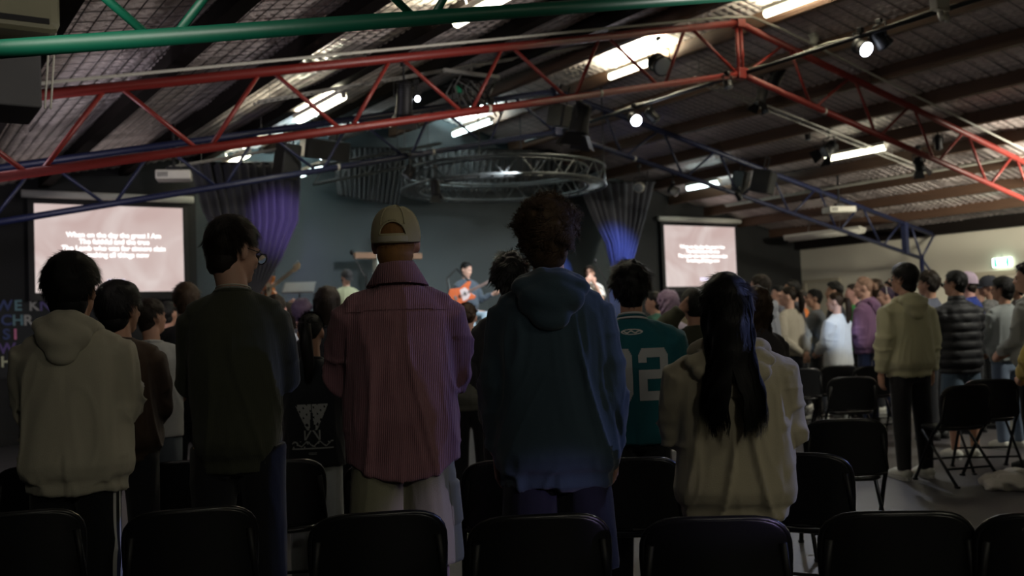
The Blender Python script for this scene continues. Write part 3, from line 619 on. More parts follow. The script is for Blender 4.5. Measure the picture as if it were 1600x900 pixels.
def make_hair(kind, m, root, s, turn, tilt, roll_, c, near, seed, zend=None, wide=1.0, cnt=None, split=0, backoff=0.0):
    T, d, n, mm = hair_shell(kind, near); P, _ = hair_pt(d, T, {'curly': .28, 'fluffy': .3, 'mop': .12, 'wavy': .3}.get(kind, .10), seed)
    mb = MB(); Fc = []
    for i in range(n):
        for j in range(mm-1): a, b = i*mm+j, ((i+1) % n)*mm+j; Fc.append((a, b, b+1, a+1))
    mb.add(P, Fc)
    if kind in ('short', 'crop', 'fluffy'): mb.loft([(-.098, .034, .026, 0, -.048), (-.080, .052, .044, 0, -.042), (-.045, .062, .058, 0, -.038), (-.01, .064, .06, 0, -.035)], 24)
    elif kind not in ('tied', 'bun'): mb.loft([(-.118 if kind in ('curly', 'mop', 'cap', 'fluffy') else -.105, .030, .026, 0, -.050), (-.090, .052+T*.3, .044+T*.3, 0, -.046), (-.055, .063+T*.4, .056+T*.4, 0, -.044), (-.02, .066, .06, 0, -.04)], 24)
    rs = np.random.default_rng(seed); N = cnt if cnt else {0: 0, 1: 900, 2: 3800}[near]
    if kind in ('short', 'crop', 'curly', 'fluffy', 'mop', 'cap', 'tied', 'bun', 'wavy', 'long') and N:
        q = rs.normal(size=(N*3, 3)); q /= np.linalg.norm(q, axis=1)[:, None]; q = q[hair_mask(q) > .55][:N]
        if kind == 'cap': q = q[q[:, 2] < .25]
        R0, _ = hair_pt(q, T*.8, .2, seed); wh = np.array([.15, -.55, .82])
        fl = q*(q@wh)[:, None]-wh; fl /= np.linalg.norm(fl, axis=1)[:, None]+1e-6
        if kind in ('tied', 'bun'): kn = np.array([0, -1, .12])-q; fl = kn-q*(kn*q).sum(1)[:, None]; fl /= np.linalg.norm(fl, axis=1)[:, None]+1e-6
        jit = np.stack([vn(q, (5, 5, 5), seed+i) for i in (2, 3, 4)], 1); fl = fl+jit*{'short': .5, 'curly': .9, 'fluffy': .7, 'mop': .10}.get(kind, .25)
        L_ = {'short': .030, 'crop': .014, 'curly': .034, 'fluffy': .036, 'mop': .042, 'tied': .05, 'bun': .05, 'cap': .02}.get(kind, .05)*(.6+.7*rs.random(len(q)))
        K = 9 if kind == 'curly' else 4; u = np.linspace(0, 1, K)[None, :, None]
        lift = {'curly': .40, 'fluffy': .35, 'short': .16, 'mop': .0, 'crop': .2}.get(kind, .06)
        PP = R0[:, None]+fl[:, None]*L_[:, None, None]*u+q[:, None]*L_[:, None, None]*lift*(u-.45*u*u)
        NN = np.repeat(q[:, None], K, 1)
        if kind == 'curly':
            ph = rs.random((len(q), 1, 1))*6.28; sd = np.cross(fl, q); r_ = .007; w_ = 11*u+ph
            PP = PP+sd[:, None]*np.sin(w_)*r_+q[:, None]*np.cos(w_)*r_
        V, f2 = strips(PP, NN, .0016 if near == 2 else .003); mb.add(V, f2)
    V = xf(mb.v, s, turn, tilt, roll_, c); out = MB().add(V, mb.f)
    if kind in ('long', 'wavy') and zend is not None:
        zt_ = c[2]+.045*s; cy = c[1]-.02*s; nz_ = 16
        prof = lambda t: (.092-.014*smoothstep(.25, .45, t)+.012*smoothstep(.5, .8, t)+(wide-1)*.06*smoothstep(.3, .7, t))*s   # half width
        dep = lambda t: .088*s*(1-.45*smoothstep(.12, .5, t))
        back = lambda t: cy-.012*s-.030*s*smoothstep(.3, .8, t)-backoff*s*smoothstep(.14, .40, t)
        rings = []
        for i in range(nz_):
            t = i/(nz_-1); z = zt_+(zend-zt_)*t; tp = 1-.55*smoothstep(.75, 1, t)
            rings.append((z, float(prof(t))*.9*tp, float(dep(t))*.85*tp, c[0], float(back(t))))
        if not split: out.loft(rings, 24)
        else: out.loft(rings[:10], 24)
        Nn = cnt or (2600 if near == 2 else 700); K = 22 if near == 2 else 14; t = np.linspace(0, 1, K)[None]
        phi = rs.uniform(-1.9, 1.9, (Nn, 1)); lay = rs.uniform(.82, 1.06, (Nn, 1)); end = rs.uniform(.80, 1.0, (Nn, 1))*(1-.10*np.abs(np.sin(phi*4))); tt = t*end
        if split: # two heavy locks below the nape
            lk = np.sign(phi); phi = phi+np.where(np.abs(phi) < .5, lk*.30, 0)*smoothstep(.45, .75, tt)
        ph = phi+.10*vn(np.stack([np.repeat(phi*5, K, 1).ravel() if phi.shape[1] == 1 else (phi*5).ravel(), (tt*3).ravel(), tt.ravel()*0], 1), (1, 1, 1), seed).reshape(Nn, K)
        z = zt_+(zend-zt_)*tt; wv = (.014 if kind == 'wavy' else .003)*np.sin(tt*34+phi*9)
        a = prof(tt)*lay*(1+.06*np.sin(phi*7)); b = dep(tt)*lay
        X = c[0]+a*np.sin(ph)+wv; Y = back(tt)-b*np.cos(ph)+wv*.6; PP = np.stack([X, Y, z], 2)
        NN = np.stack([np.sin(ph), -np.cos(ph), 0*ph], 2); V, f2 = strips(PP, NN, .0022 if near == 2 else .004); out.add(V, f2)
    if kind == 'tied' and zend is not None:  # pony tail
        h0 = xf([(0, -.115, .02)], s, turn, tilt, roll_, c)[0]; L_ = h0[2]-zend
        pts = [h0, h0+(0, -.045*s, .0), h0+(0, -.06*s, -L_*.3), h0+(.01, -.05*s, -L_*.7), h0+(.0, -.04*s, -L_)]
        out.tube(pts, [.014*s, .026*s, .033*s, .028*s, .006], 12)
        Nn = 500 if near else 120; t = np.linspace(0, 1, 9); Pc = np.array([[np.interp(x, np.linspace(0, 1, 5), [p[i] for p in pts]) for i in range(3)] for x in t])
        an = rs.random((Nn, 1))*6.28; r_ = (np.interp(t, [0, .25, .5, .8, 1], [.014, .028, .035, .03, .014])*s)[None]*rs.uniform(.85, 1.2, (Nn, 1))
        PP = Pc[None]+np.stack([np.cos(an)*r_, np.sin(an)*r_, 0*r_+rs.normal(size=(Nn, 1))*.01], 2); NN = np.stack([np.cos(an)+0*r_, np.sin(an)+0*r_, 0*r_], 2)
        V, f2 = strips(PP, NN, .002); out.add(V, f2)
    if kind == 'bun':
        h0 = xf([(0, -.125, .01)], s, turn, tilt, roll_, c)[0]; out.ell(h0, (.042*s, .036*s, .040*s))
        for k in range(26):
            a = k*.9; out.tube([tuple(h0+np.array([math.cos(a+j*.5)*.043, -.01*j, math.sin(a+j*.5)*.041])*s) for j in range(5)], .004, 4)
    return out.build('hair', m, root, True)
def folds(me, seed, s, amp=.012, kind='drape', elbow=None):
    V, N = get(me); z = V[:, 2]/s; x = V[:, 0]/s; r = np.abs(x)
    wq = vn(V, (3, 3, 2), seed+7)*.06; Q = V.copy(); Q[:, 0] += wq+(V[:, 2]-1.1)*.22*np.sign(V[:, 0])*(1-smoothstep(1.1, 1.5, z)*.4); 
    a = vn(Q, (9, 9, 1.5), seed); b = vn(Q, (19, 19, 3.4), seed+1); rd = lambda v: (1-np.abs(v)*1.6)**3
    rid = (rd(a)-.3)*.95+.32*(rd(b)-.3); low = smoothstep(1.45, 1.12, z)*(r < .19)+.55*(r >= .19)
    d = amp*rid*(.25+.75*low)*s
    arm = smoothstep(.17, .215, r)*(V[:, 2] > .7*s); w = z-1.13; cr = vn(V, (6, 6, 15), seed+5)
    d = d+arm*amp*1.1*(rd(cr)-.3)*np.exp(-(w/.15)**2)*s
    hm = vn(V, (13, 13, 3), seed+8)
    if kind == 'puffer': d = d*.3+.016*s*(np.abs(np.sin(z*np.pi/.085))**.55-.6)+.004*vn(V, (18, 18, 18), seed)
    put(me, V+N*d[:, None])
def person(px, top, D, label, gar='hoodie', c=(.3, .3, .3), pose='fold', hair='short', hc='black', sk='tan', bottom=('trousers', (.012, .013, .016)), lvl=1, face=0, turn=0, tilt=0,
           wide=1.0, hem=.84, sr=1.0, seed=None, hroll=0, H=None, zend=None, base=0.0, yaw=None, hoodm=None, gm=None, group=None, sit=False, hwide=1.0, cnt=None, split=0, lean=0.0, pose_l=None, tw=1.0, hemw=1.0, famp=1.0, backoff=0.0, tail=0.0, hooddrop=0.0, hs=1.0):
    seed = seed if seed is not None else int(px*7+top); P = at_depth(px, top, D); H = H or P[2]-base-.012; s = H/1.76; x, y = P[0], P[1]
    if yaw is None: yaw = math.atan2(8.0-x, 15.0-y)
    yaw += math.radians(face); root = empty('person', (x, y, base), -yaw, label, 'person', group)
    vb, vg = VOX[lvl]; near = {0: 2, 1: 1, 2: 0}[lvl]; turn, tilt, hroll = map(math.radians, (turn, tilt, hroll))
    hcn = np.array((0, .012*s+lean, (1.76-.12*hs)*s)); sh_ = s*hs; S = lambda t: (t[0]*s, t[1]*s, t[2]*s)
    # ---- body, one continuous surface
    b = MB(); head_mb(b, sh_, turn, tilt, hroll, hcn, lean)
    b.loft([(z*s, a*s, q*s, 0, (-.01+lean*.3 if z > 1.2 else 0)) for z, a, q in ((.86, .13, .08), (.95, .145, .095), (1.08, .125, .085), (1.25, .145, .095), (1.36, .15, .085), (1.42, .10, .065), (1.46, .05, .05))], 20)
    arms = []
    for sg in (-1, 1):
        pz = POSE[pose if (sg > 0 or not pose_l) else pose_l]; el, wr = pz; sh = (sg*.165, -.005, 1.395)
        ez = 1.0 if pose in ('head',) else wide
        el = (sg*el[0]*ez, el[1], el[2]); wr = (sg*wr[0]*(wide if pose == 'down' else 1), wr[1]+(.035 if (pose == 'fold' and sg > 0) else 0), wr[2]+(.03 if pose == 'fold' and sg > 0 else 0))
        arms.append((sg, sh, el, wr))
        shb = (sh[0]*.88, sh[1], sh[2]-.03)
        b.tube([S(shb), S(el), S(wr)], [.044*s, .038*s, .028*s], 12)
        dd = Vector(wr)-Vector(el); dn = (-sg, 0, 0) if pose == 'down' else ((0, 1, 0) if pose in ('behind',) else (0, -1, .3))
        if pose == 'head': dn = (0, 1, 0)
        hand(b, S(wr), (dd*.35+Vector((0, .0, -.15))) if pose == 'down' else dd, dn, s, .55, sg)
    kz = .50; sitz = .0
    for sg in (-1, 1):
        if sit: hp, kn, an = (sg*.09, 0, .90), (sg*.13, .42, .88), (sg*.14, .40, .45)
        else: hp, kn, an = (sg*.085, 0, .90), (sg*.10, .01, .49), (sg*.105, -.01, .08)
        b.tube([S(hp), S(kn), S(((kn[0]+an[0])/2, (kn[1]+an[1])/2-.015, (kn[2]+an[2])/2+.06)), S(an)], [.082*s, .056*s, .054*s, .036*s], 14)
        b.tube([S((an[0], an[1]-.03, an[2]-.02)), S((an[0], an[1]+.08, an[2]-.045)), S((an[0], an[1]+.16, an[2]-.05))], [.036*s, .036*s, .026*s], 10)
    me = remesh(b, vb*max(s, .9), 2 if lvl == 0 else 1); link('body', me, skin(sk), root)
    # ---- bottoms
    kind, bc = bottom[0], bottom[1]; bm = bottom[2] if len(bottom) > 2 else cloth('b%03d%03d%03d' % tuple(int(v*999) for v in bc), bc)
    t = MB(); top_z = hem+.05
    t.loft([(max(.80, .80)*s, .150*s, .100*s, 0, 0), (max(.86, top_z-.03)*s, .158*s, .104*s, 0, 0), (max(.90, top_z)*s, .12*s, .085*s, 0, 0)], 20)
    zb_ = .46 if kind == 'shorts' else .07
    for sg in (-1, 1):
        if sit: t.tube([S((sg*.09, -.02, .88)), S((sg*.13, .40, .88))]+([S((sg*.14, .40, .40))] if kind != 'shorts' else []), [.1*s, .078*s]+([.06*s] if kind != 'shorts' else []), 14)
        elif kind == 'shorts': t.tube([S((sg*.085, -.005, .90)), S((sg*.098, 0, .66)), S((sg*.108, .005, zb_))], [.092*s, .102*s, .108*s], 16)
        elif kind == 'skirt': pass
        else: t.tube([S((sg*.085, -.005, .90)), S((sg*.098, .0, .52)), S((sg*.104, -.012, zb_))], [.092*s, .076*s, (.066 if kind == 'wide' else .058)*s], 14)
    me = remesh(t, vg*1.2*s, 3); folds(me, seed+9, s, .007); link({'shorts': 'shorts'}.get(kind, 'trousers'), me, bm, root)
    # ---- shoes
    if not sit or lvl < 2:
        sm = mat('shoe_dark', (.02, .02, .02), .6) if seed % 3 else mat('shoe_pale', (.55, .55, .5), .6)
        if len(bottom) > 3: sm = bottom[3]
        for sg in (-1, 1):
            yy, zz = (.40, .40) if sit else (0, 0); q = MB()
            q.tube([S((sg*.105, yy-.07, zz+.045)), S((sg*.107, yy, zz+.055)), S((sg*.112, yy+.09, zz+.045)), S((sg*.118, yy+.17, zz+.03))], [.040*s, .046*s, .044*s, .028*s], 14)
            q.v = [(a_, b_, max(c_, (zz+.004)*s)) for a_, b_, c_ in q.v]
            o = q.build('shoe', sm, root, True)
            MB().loft([(zz*s+.0, .046*s, .135*s, sg*.110*s, (yy+.05)*s, 2.6), (zz*s+.022*s, .046*s, .135*s, sg*.110*s, (yy+.05)*s, 2.6)], 18).build('sole', mat('shoe_sole', (.4, .4, .38), .6) if sm.name == 'shoe_pale' else BLACK, o)
    # ---- upper garment
    gm = gm or cloth('g%03d%03d%03d' % tuple(int(v*999) for v in c), c)
    g = MB(); W = wide; h = hem; cu = gar in ('hoodie', 'sweater', 'puffer'); fl = 1 if cu else 0
    tww = .185*(1+(W-1)*.9)*tw; rings = [(h, tww*(.92 if cu else 1.02)*hemw, .124), (h+.055, tww*(.93 if cu else 1.02)*hemw, .126)]
    if cu: rings += [(h+.064, tww*1.03*hemw, .142), (h+.11, tww*1.08*hemw, .156)]
    rings += [(h+.22, tww*1.03*(1+hemw)/2, .148), (1.16, tww*.98, .136), (1.28, tww*1.0, .132), (1.36, tww*.97, .120), (1.405, tww*.86, .105), (1.44, tww*.66, .090), (1.468, tww*.46, .078), (1.49 if gar != 'tee' else 1.478, .062, .068)]
    g.loft([(z*s, a*s, q*s, 0, ((-.012 if z > 1.15 else 0)+lean*(.3 if z > 1.3 else .1))*s, 2.3) for z, a, q in rings], 32)
    short = gar in ('tee', 'jersey')
    for sg, sh, el, wr in arms:
        sh2 = (sg*.120*W, -.010, 1.385); so = (sg*.160*W, -.006, 1.365); A = np.array(so); g.tube([S((sg*.04, -.012, 1.445)), S((sg*.10*W, -.012, 1.415)), S((sg*.150*W, -.008, 1.38))], [.045*s, .055*s, .066*s], 14); B_ = np.array(el); C_ = np.array(wr)
        if short:
            e2 = A+(B_-A)*.85; g.tube([S(sh2), S(A), S(e2)], [.068*s, .078*s*sr, .082*s*sr], 16)
        else:
            C2 = C_-(C_-B_)*.06
            g.tube([S(sh2), S(A), S((A+B_)/2), S(B_), S((B_+C2)/2), S(C2)], [.062*s, .070*s*sr, .068*s*sr, .064*s*sr, .056*s*sr, .040*s], 16)
            g.ell(S(B_), (.062*s*sr,)*3)
            if cu: g.tube([S(C2-(C_-B_)*.12), S(C2-(C_-B_)*.02)], [.047*s*sr, .052*s], 14)
    me = remesh(g, vg*max(s, .9), 5 if lvl == 0 else 3); folds(me, seed, s, {'hoodie': .019, 'sweater': .012, 'shirt': .020, 'puffer': .006}.get(gar, .014)*famp, 'puffer' if gar == 'puffer' else 'drape')
    if tail:
        V, N = get(me); w_ = smoothstep(hem+.16, hem, V[:, 2]/s)*(np.abs(V[:, 0]) < .24*s); V[:, 2] += w_*tail*s*(np.clip((V[:, 0]/(.17*s))**2, 0, 1.2)-.15); put(me, V)
    go = link({'tee': 'tee_shirt', 'shirt': 'overshirt', 'puffer': 'jacket'}.get(gar, gar), me, gm, root)
    info = dict(root=root, s=s, go=go, head=(sh_, turn, tilt, hroll, hcn), gm=gm, near=near)
    if gar == 'hoodie':
        hw = hwide; q = MB(); K = 20; ring = []
        for k in range(K+1):
            a = 2*math.pi*k/K; ring.append((math.sin(a)*.098*hw*s, -.005*s-math.cos(a)*.085*s, (1.475+.022*math.cos(a)-.03*(1-math.cos(a))/2)*s))
        q.tube(ring, .030*s, 12, cap=False)
        hd = hooddrop; q.ell((0, -.100*s, (1.455-hd)*s), (.125*hw*s, .050*s, .060*s), 20, 12).ell((0, -.125*s, (1.41-hd)*s), (.108*hw*s, .046*s, .075*s), 20, 12, (.12, 'X')).ell((.0, -.138*s, (1.375-hd)*s), (.070*hw*s, .036*s, .070*s), 18, 10)
        me = remesh(q, vg*.8*s, 3 if lvl == 0 else 2); V, N = get(me)
        r_ = np.sqrt(V[:, 0]**2+((V[:, 2]-1.53*s)*1.1)**2)/s; bk = smoothstep(-.03, -.09, V[:, 1]/s)
        V = V+N*(bk*(.0045*np.sin(r_*62+2.5*vn(V, (5, 5, 5), seed))+.004*vn(V, (11, 11, 11), seed)))[:, None]*s; put(me, V)
        link('hood', me, hoodm or gm, root)
    if gar in ('sweater', 'tee') and lvl < 2:
        K = 18; MB().tube([(math.sin(2*math.pi*k/K)*.068*s, (-.006-math.cos(2*math.pi*k/K)*.072)*s, (1.483-.02*(1-math.cos(2*math.pi*k/K))/2)*s) for k in range(K+1)], .010*s, 8, cap=False).build('collar', gm, root, True)
    if gar == 'puffer':
        MB().loft([(1.44*s, .085*s, .085*s, 0, -.005*s), (1.50*s, .078*s, .082*s, 0, 0), (1.53*s, .07*s, .075*s, 0, 0)], 20).build('collar', gm, root, True)
    if hair: make_hair(hair, HAIRS[hc], root, sh_, turn, tilt, hroll, hcn, near, seed, zend, hwide if hair in ('long', 'wavy') else 1, cnt, split, backoff)
    # ---- eyes and brows
    if lvl < 2:
        for sg in (-1, 1): e = MB().ell((sg*.030, .086, .002), (.012, .006, .006), 8, 6); MB().add(xf(e.v, *info['head']), e.f).build('eye', mat('eye', (.05, .04, .035), .25), root, True)
        for sg in (-1, 1): e = MB().tube([(sg*.014, .095, .020), (sg*.032, .092, .025), (sg*.048, .080, .020)], [.003, .004, .002], 6); MB().add(xf(e.v, *info['head']), e.f).build('eyebrow', HAIRS[hc], root, True)
    return info
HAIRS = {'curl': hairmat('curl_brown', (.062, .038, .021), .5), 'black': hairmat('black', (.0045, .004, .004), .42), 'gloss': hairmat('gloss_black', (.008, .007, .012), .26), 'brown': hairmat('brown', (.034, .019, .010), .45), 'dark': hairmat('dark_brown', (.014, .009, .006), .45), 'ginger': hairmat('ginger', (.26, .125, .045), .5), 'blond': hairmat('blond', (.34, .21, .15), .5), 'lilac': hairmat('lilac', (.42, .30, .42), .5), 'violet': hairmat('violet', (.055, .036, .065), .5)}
def glasses(info, m):
    s, turn, tilt, roll_, c = info['head']; g = MB()
    for sg in (-1, 1):
        g.tube([(sg*.034+.024*math.cos(a*math.pi/8), .108, -.002+.020*math.sin(a*math.pi/8)) for a in range(17)], .0026, 6, cap=False)
        g.tube([(sg*.058, .107, .004), (sg*.078, .06, .006), (sg*.082, -.008, .004), (sg*.081, -.022, -.012)], .0018, 6)
    g.tube([(-.010, .108, .002), (.010, .108, .002)], .0016, 6)
    MB().add(xf(g.v, s, turn, tilt, roll_, c), g.f).build('glasses', m, info['root'], True)
    for sg in (-1, 1):
        l = MB().add([(sg*.034+.023*math.cos(a*math.pi/8), .108, -.002+.019*math.sin(a*math.pi/8)) for a in range(16)], [tuple(range(16))])
        gl = mat('spectacle_glass', (.8, .85, .9), .02, spec=.8); gl.node_tree.nodes['Principled BSDF'].inputs['Transmission Weight'].default_value = 1; gl.node_tree.nodes['Principled BSDF'].inputs['IOR'].default_value = 1.04
        MB().add(xf(l.v, s, turn, tilt, roll_, c), l.f).build('spectacle_lens', gl, info['root'])
def cap(info, m, backwards=False, arch=True, beanie=False, name='cap'):
    """six panel cap: crown, seams, button, brim, back opening with strap"""
    s, turn, tilt, roll_, c = info['head']; X = lambda V: xf(V, s, turn, tilt, roll_, c)
    n, mm = 160, 46; V = []; R = np.array((.0875, .112, .122)); C0 = np.array((0, -.008, .008)); sg = -1 if backwards else 1
    for i in range(n):
        az = 2*math.pi*i/n
        for j in range(mm):
            el = math.radians(-4+94*j/(mm-1)); d = np.array([math.sin(az)*math.cos(el), math.cos(az)*math.cos(el), math.sin(el)]); f = (1+.012*abs(math.cos(3*az))*math.cos(el))*(math.cos(el)**2.5+abs(math.sin(el))**2.5)**(-1/2.5)
            p = d*R*f+C0; p[2] -= .010*max(0, -math.cos(az)*sg)*(1-j/mm); V.append(p)
    Fc = []
    for i in range(n):
        for j in range(mm-1):
            azm = 2*math.pi*(i+.5)/n; dx = math.sin(azm)*.0875; el = -4+94*(j+.5)/(mm-1); back = math.cos(azm)*sg < 0
            hz = V[i*mm+j][2]-.008
            dx = V[i*mm+j][0]
            if arch and back and hz > .014 and (dx/.046)**2+((hz-.014)/.046)**2 < 1: continue
            a, b = i*mm+j, ((i+1) % n)*mm+j; Fc.append((a, b, b+1, a+1))
    if beanie: Fc = [f for f in Fc]
    o = MB().add(X(V), Fc).build(name, m, info['root'], True); so = o.modifiers.new('s', 'SOLIDIFY'); so.thickness = .003; so.offset = 1
    if beanie: return o
    sm = MB()
    for k in range(6):
        az = math.pi/6+k*math.pi/3 if True else 0; P = []
        for j in range(12):
            el = math.radians((22 if (arch and abs(math.sin(az)) < .6 and math.cos(az)*sg < 0) else 0)+j*6.8); d = np.array([math.sin(az)*math.cos(el), math.cos(az)*math.cos(el), math.sin(el)]); P.append(d*R*1.010*(math.cos(el)**2.5+abs(math.sin(el))**2.5)**(-1/2.5)+C0)
        sm.tube(P, .0018, 6)
    if arch:
        sm.tube([(.046*math.cos(a), -sg*math.sqrt(max(0, 1-(.046*math.cos(a)/.0875)**2-((.02+.046*math.sin(a))/.122)**2.5))*.116-.008, .020+.046*math.sin(a)) for a in np.linspace(0, math.pi, 14)], .003, 6)
    MB().add(X(sm.v), sm.f).build('seam', m, o, True); e = MB().ell((0, -.008, .132), (.008, .008, .005)); MB().add(X(e.v), e.f).build('button', m, o, True)
    st_ = MB()
    if arch: # strap band with buckle
        for a0, a1, z0, z1, ex in ((-.62, .62, -.010, .010, 1.02),):
            q = []; A_ = np.linspace(a0, a1, 14)
            for a in A_:
                for z in (z0, z1): q.append((math.sin(a)*.0875*ex, -sg*math.cos(a)*.112*ex-.008, z+.004))
            q2 = [(x*1.03, y*1.03, z) for x, y, z in q]; L = len(q)
            st_.add(q+q2, [(2*i, 2*i+2, 2*i+3, 2*i+1) for i in range(13)]+[(L+2*i, L+2*i+1, L+2*i+3, L+2*i+2) for i in range(13)]+[(2*i+1, 2*i+3, L+2*i+3, L+2*i+1) for i in range(13)]+[(2*i, L+2*i, L+2*i+2, 2*i+2) for i in range(13)])
        MB().add(X(st_.v), st_.f).build('strap', mat('cap_strap', (.50, .46, .36), .8), o)
    q = []; A_ = np.linspace(-.95, .95, 16)
    for a in A_:
        for r_, dz in ((1.0, 0), (1.0, -.003)):
            q.append((math.sin(a)*.088, sg*math.cos(a)*.113-.008, dz+.006)); ext = .072*math.cos(a*1.25)
            q.append((math.sin(a)*.090, sg*(math.cos(a)*.113+max(0, ext))-.008, dz-.012-.010*math.cos(a)))
    br = [(4*i, 4*i+4, 4*i+5, 4*i+1) for i in range(15)]+[(4*i+2, 4*i+3, 4*i+7, 4*i+6) for i in range(15)]+[(4*i+1, 4*i+5, 4*i+7, 4*i+3) for i in range(15)]
    MB().add(X(q), br).build('brim', m, o)
    return o
def decal(info, name, m, inside, x0, x1, z0, z1, st_=.005, off=.0035, front=False, label=None):
    """printed patch: cells whose centre passes inside(u, v) are laid on the back of the garment"""
    me = info['go'].data; V, _ = get(me); s = info['s']; tris = [tuple(p.vertices) for p in me.polygons]
    T_ = BVHTree.FromPolygons([Vector(v) for v in V], tris); nx, nz_ = int((x1-x0)/st_), int((z1-z0)/st_); vid = {}; vv = []; Fc = []
    def vert(i, j):
        if (i, j) in vid: return vid[(i, j)]
        sg = 1 if front else -1
        h = T_.ray_cast(Vector((x0+i*st_, sg*.6, z0+j*st_)), Vector((0, -sg, 0)))
        if h[0] is None: vid[(i, j)] = -1; return -1
        p = h[0]+h[1]*off; vv.append(tuple(p)); vid[(i, j)] = len(vv)-1; return len(vv)-1
    for i in range(nx):
        for j in range(nz_):
            if inside((i+.5)/nx, (j+.5)/nz_):
                q = [vert(i, j), vert(i+1, j), vert(i+1, j+1), vert(i, j+1)]
                if min(q) >= 0: Fc.append(tuple(q))
    o = MB().add(vv, Fc).build(name, m, info['root'], True)
    return o
# ------------------------------------------------------------------ front row
D2R = math.radians
CRM = cloth('cream_fleece', (.47, .44, .35), vscale=5, sheen=.25); PALE = mat('shoe_pale', (.55, .55, .5), .6)
TRK = ('trousers', (.010, .011, .013))
i1 = person(112, 398, 3.95, 'person in a cream hoodie and black striped track pants, leftmost of the front row', 'hoodie', gm=CRM, pose='fold', hair='mop', hc='black', sk='tan', bottom=TRK, lvl=0, yaw=D2R(27), turn=8, wide=1.03, hem=.81, sr=1.13, tw=1.10, hs=1.10, seed=11, hooddrop=-.025)
def stripe(info, n, xs, z0, z1, w_=.012):
    tr = [o for o in info['root'].children if o.name.startswith(('trousers', 'shorts'))][0]; V, _ = get(tr.data); T_ = BVHTree.FromPolygons([Vector(v) for v in V], [tuple(p.vertices) for p in tr.data.polygons])
    mb = MB(); s = info['s']; zz = np.linspace(z0, z1, 60)*s
    for x in xs:
        vv = []
        for z in zz:
            for k in (-1, 1):
                h = T_.ray_cast(Vector((.6, x+k*w_/2, z)), Vector((-1, 0, 0))); p = (h[0]+h[1]*.003) if h[0] else Vector((.15, x, z)); vv.append(tuple(p))
        mb.add(vv, [(2*i, 2*i+1, 2*i+3, 2*i+2) for i in range(59)])
    return mb.build('side_stripe', n, info['root'], True)
stripe(i1, mat('stripe_white', (.5, .5, .5), .8), (-.045, -.015), .10, .93)
KNIT = cloth('olive_knit', (.052, .056, .038), bump='X', bscale=95, bstr=.2)
i2 = person(362, 336, 3.95, 'tall person in a dark olive knitted sweater with glasses and a white necklace', 'sweater', gm=KNIT, pose='fold', hair='short', hc='dark', sk='fair', lvl=0, yaw=D2R(27), turn=42, tilt=-14, hs=1.05, wide=.92, hem=.805, hemw=.86, sr=.95, seed=22, famp=.8)
glasses(i2, mat('spectacle_frame', (.02, .018, .015), .3, .3))
s = i2['s']; K = 24
MB().tube([(math.sin(2*math.pi*k/K)*.064*s, (-.010-math.cos(2*math.pi*k/K)*.060)*s, (1.505-.03*(1-math.cos(2*math.pi*k/K))/2)*s) for k in range(K+1)], .0028, 6, cap=False).build('necklace', mat('necklace_white', (.6, .58, .5), .4), i2['root'], True)
MB().tube([(math.sin(2*math.pi*k/K)*.064*s, (-.008-math.cos(2*math.pi*k/K)*.066)*s, (1.492-.03*(1-math.cos(2*math.pi*k/K))/2)*s) for k in range(K+1)], .007*s, 8, cap=False).build('tee_collar', cloth('tee_grey', (.20, .20, .19)), i2['root'], True)
CORD = cloth('pink_cord', (.33, .165, .195), bump='X', bscale=44, bstr=.35, vscale=4)
i3 = person(617, 322, 3.85, 'tall person in a dusty pink corduroy overshirt and khaki cap worn forwards', 'shirt', gm=CORD, pose='fold', hair='cap', hc='ginger', sk='pink', lvl=0, yaw=D2R(27), turn=6, hs=1.03, wide=1.10, hem=.775, sr=1.12, bottom=('shorts', (.27, .26, .18)), seed=33, tail=.05, hemw=1.02)
cap(i3, mat('cap_khaki', (.46, .41, .26), .85, 0, 'noise', 300, .12, .08, 6))
s = i3['s']; cl = MB(); V = []; K = 30    # folded shirt collar
for k in range(K+1):
    a = -math.pi*.86+2*math.pi*.86*k/K
    for r_, z in ((.060, 1.545), (.062, 1.572-.018*(1-math.cos(a))/2), (.074, 1.556-.02*(1-math.cos(a))/2), (.100+.03*(1-math.cos(a))/2, 1.484-.02*(1-math.cos(a))/2)):
        V.append((math.sin(a)*r_*s, (-.012-math.cos(a)*(r_+.006))*s, z*s))
o = MB().add(V, [(k*4+j, k*4+j+1, k*4+j+5, k*4+j+4) for k in range(K) for j in range(3)]).build('collar', CORD, i3['root'], True); so = o.modifiers.new('s', 'SOLIDIFY'); so.thickness = .004
decal(i3, 'yoke_seam', CORD, lambda u, v: abs(v-(.5+.10*math.cos((u-.5)*3)))<.20, -.20, .20, 1.37*s, 1.405*s, .005, .005)
SHO = [o for o in i3['root'].children if o.name.startswith('shorts')][0]
i3b = dict(i3); i3b['go'] = SHO
# cargo pocket on the right side of the shorts
def pocket(info, z0, z1, y0, y1, m):
    go = info['go']; V, _ = get(go.data); T_ = BVHTree.FromPolygons([Vector(v) for v in V], [tuple(p.vertices) for p in go.data.polygons]); vv = []; n1, n2 = 14, 16
    for i in range(n1+1):
        for j in range(n2+1):
            y = y0+(y1-y0)*i/n1; z = z0+(z1-z0)*j/n2; h = T_.ray_cast(Vector((.6, y, z)), Vector((-1, 0, 0))); e = .012 if 0 < i < n1 and 0 < j < n2 else .002
            vv.append(tuple((h[0] if h[0] else Vector((.18, y, z)))+Vector((e, 0, 0))))
    return MB().add(vv, [(i*(n2+1)+j, (i+1)*(n2+1)+j, (i+1)*(n2+1)+j+1, i*(n2+1)+j+1) for i in range(n1) for j in range(n2)]).build('cargo_pocket', m, info['root'], True)
pocket(i3b, .60*s, .76*s, -.075, .05, SHO.data.materials[0])
BLF = cloth('blue_fleece', (.040, .066, .092), vscale=5, sheen=.25)
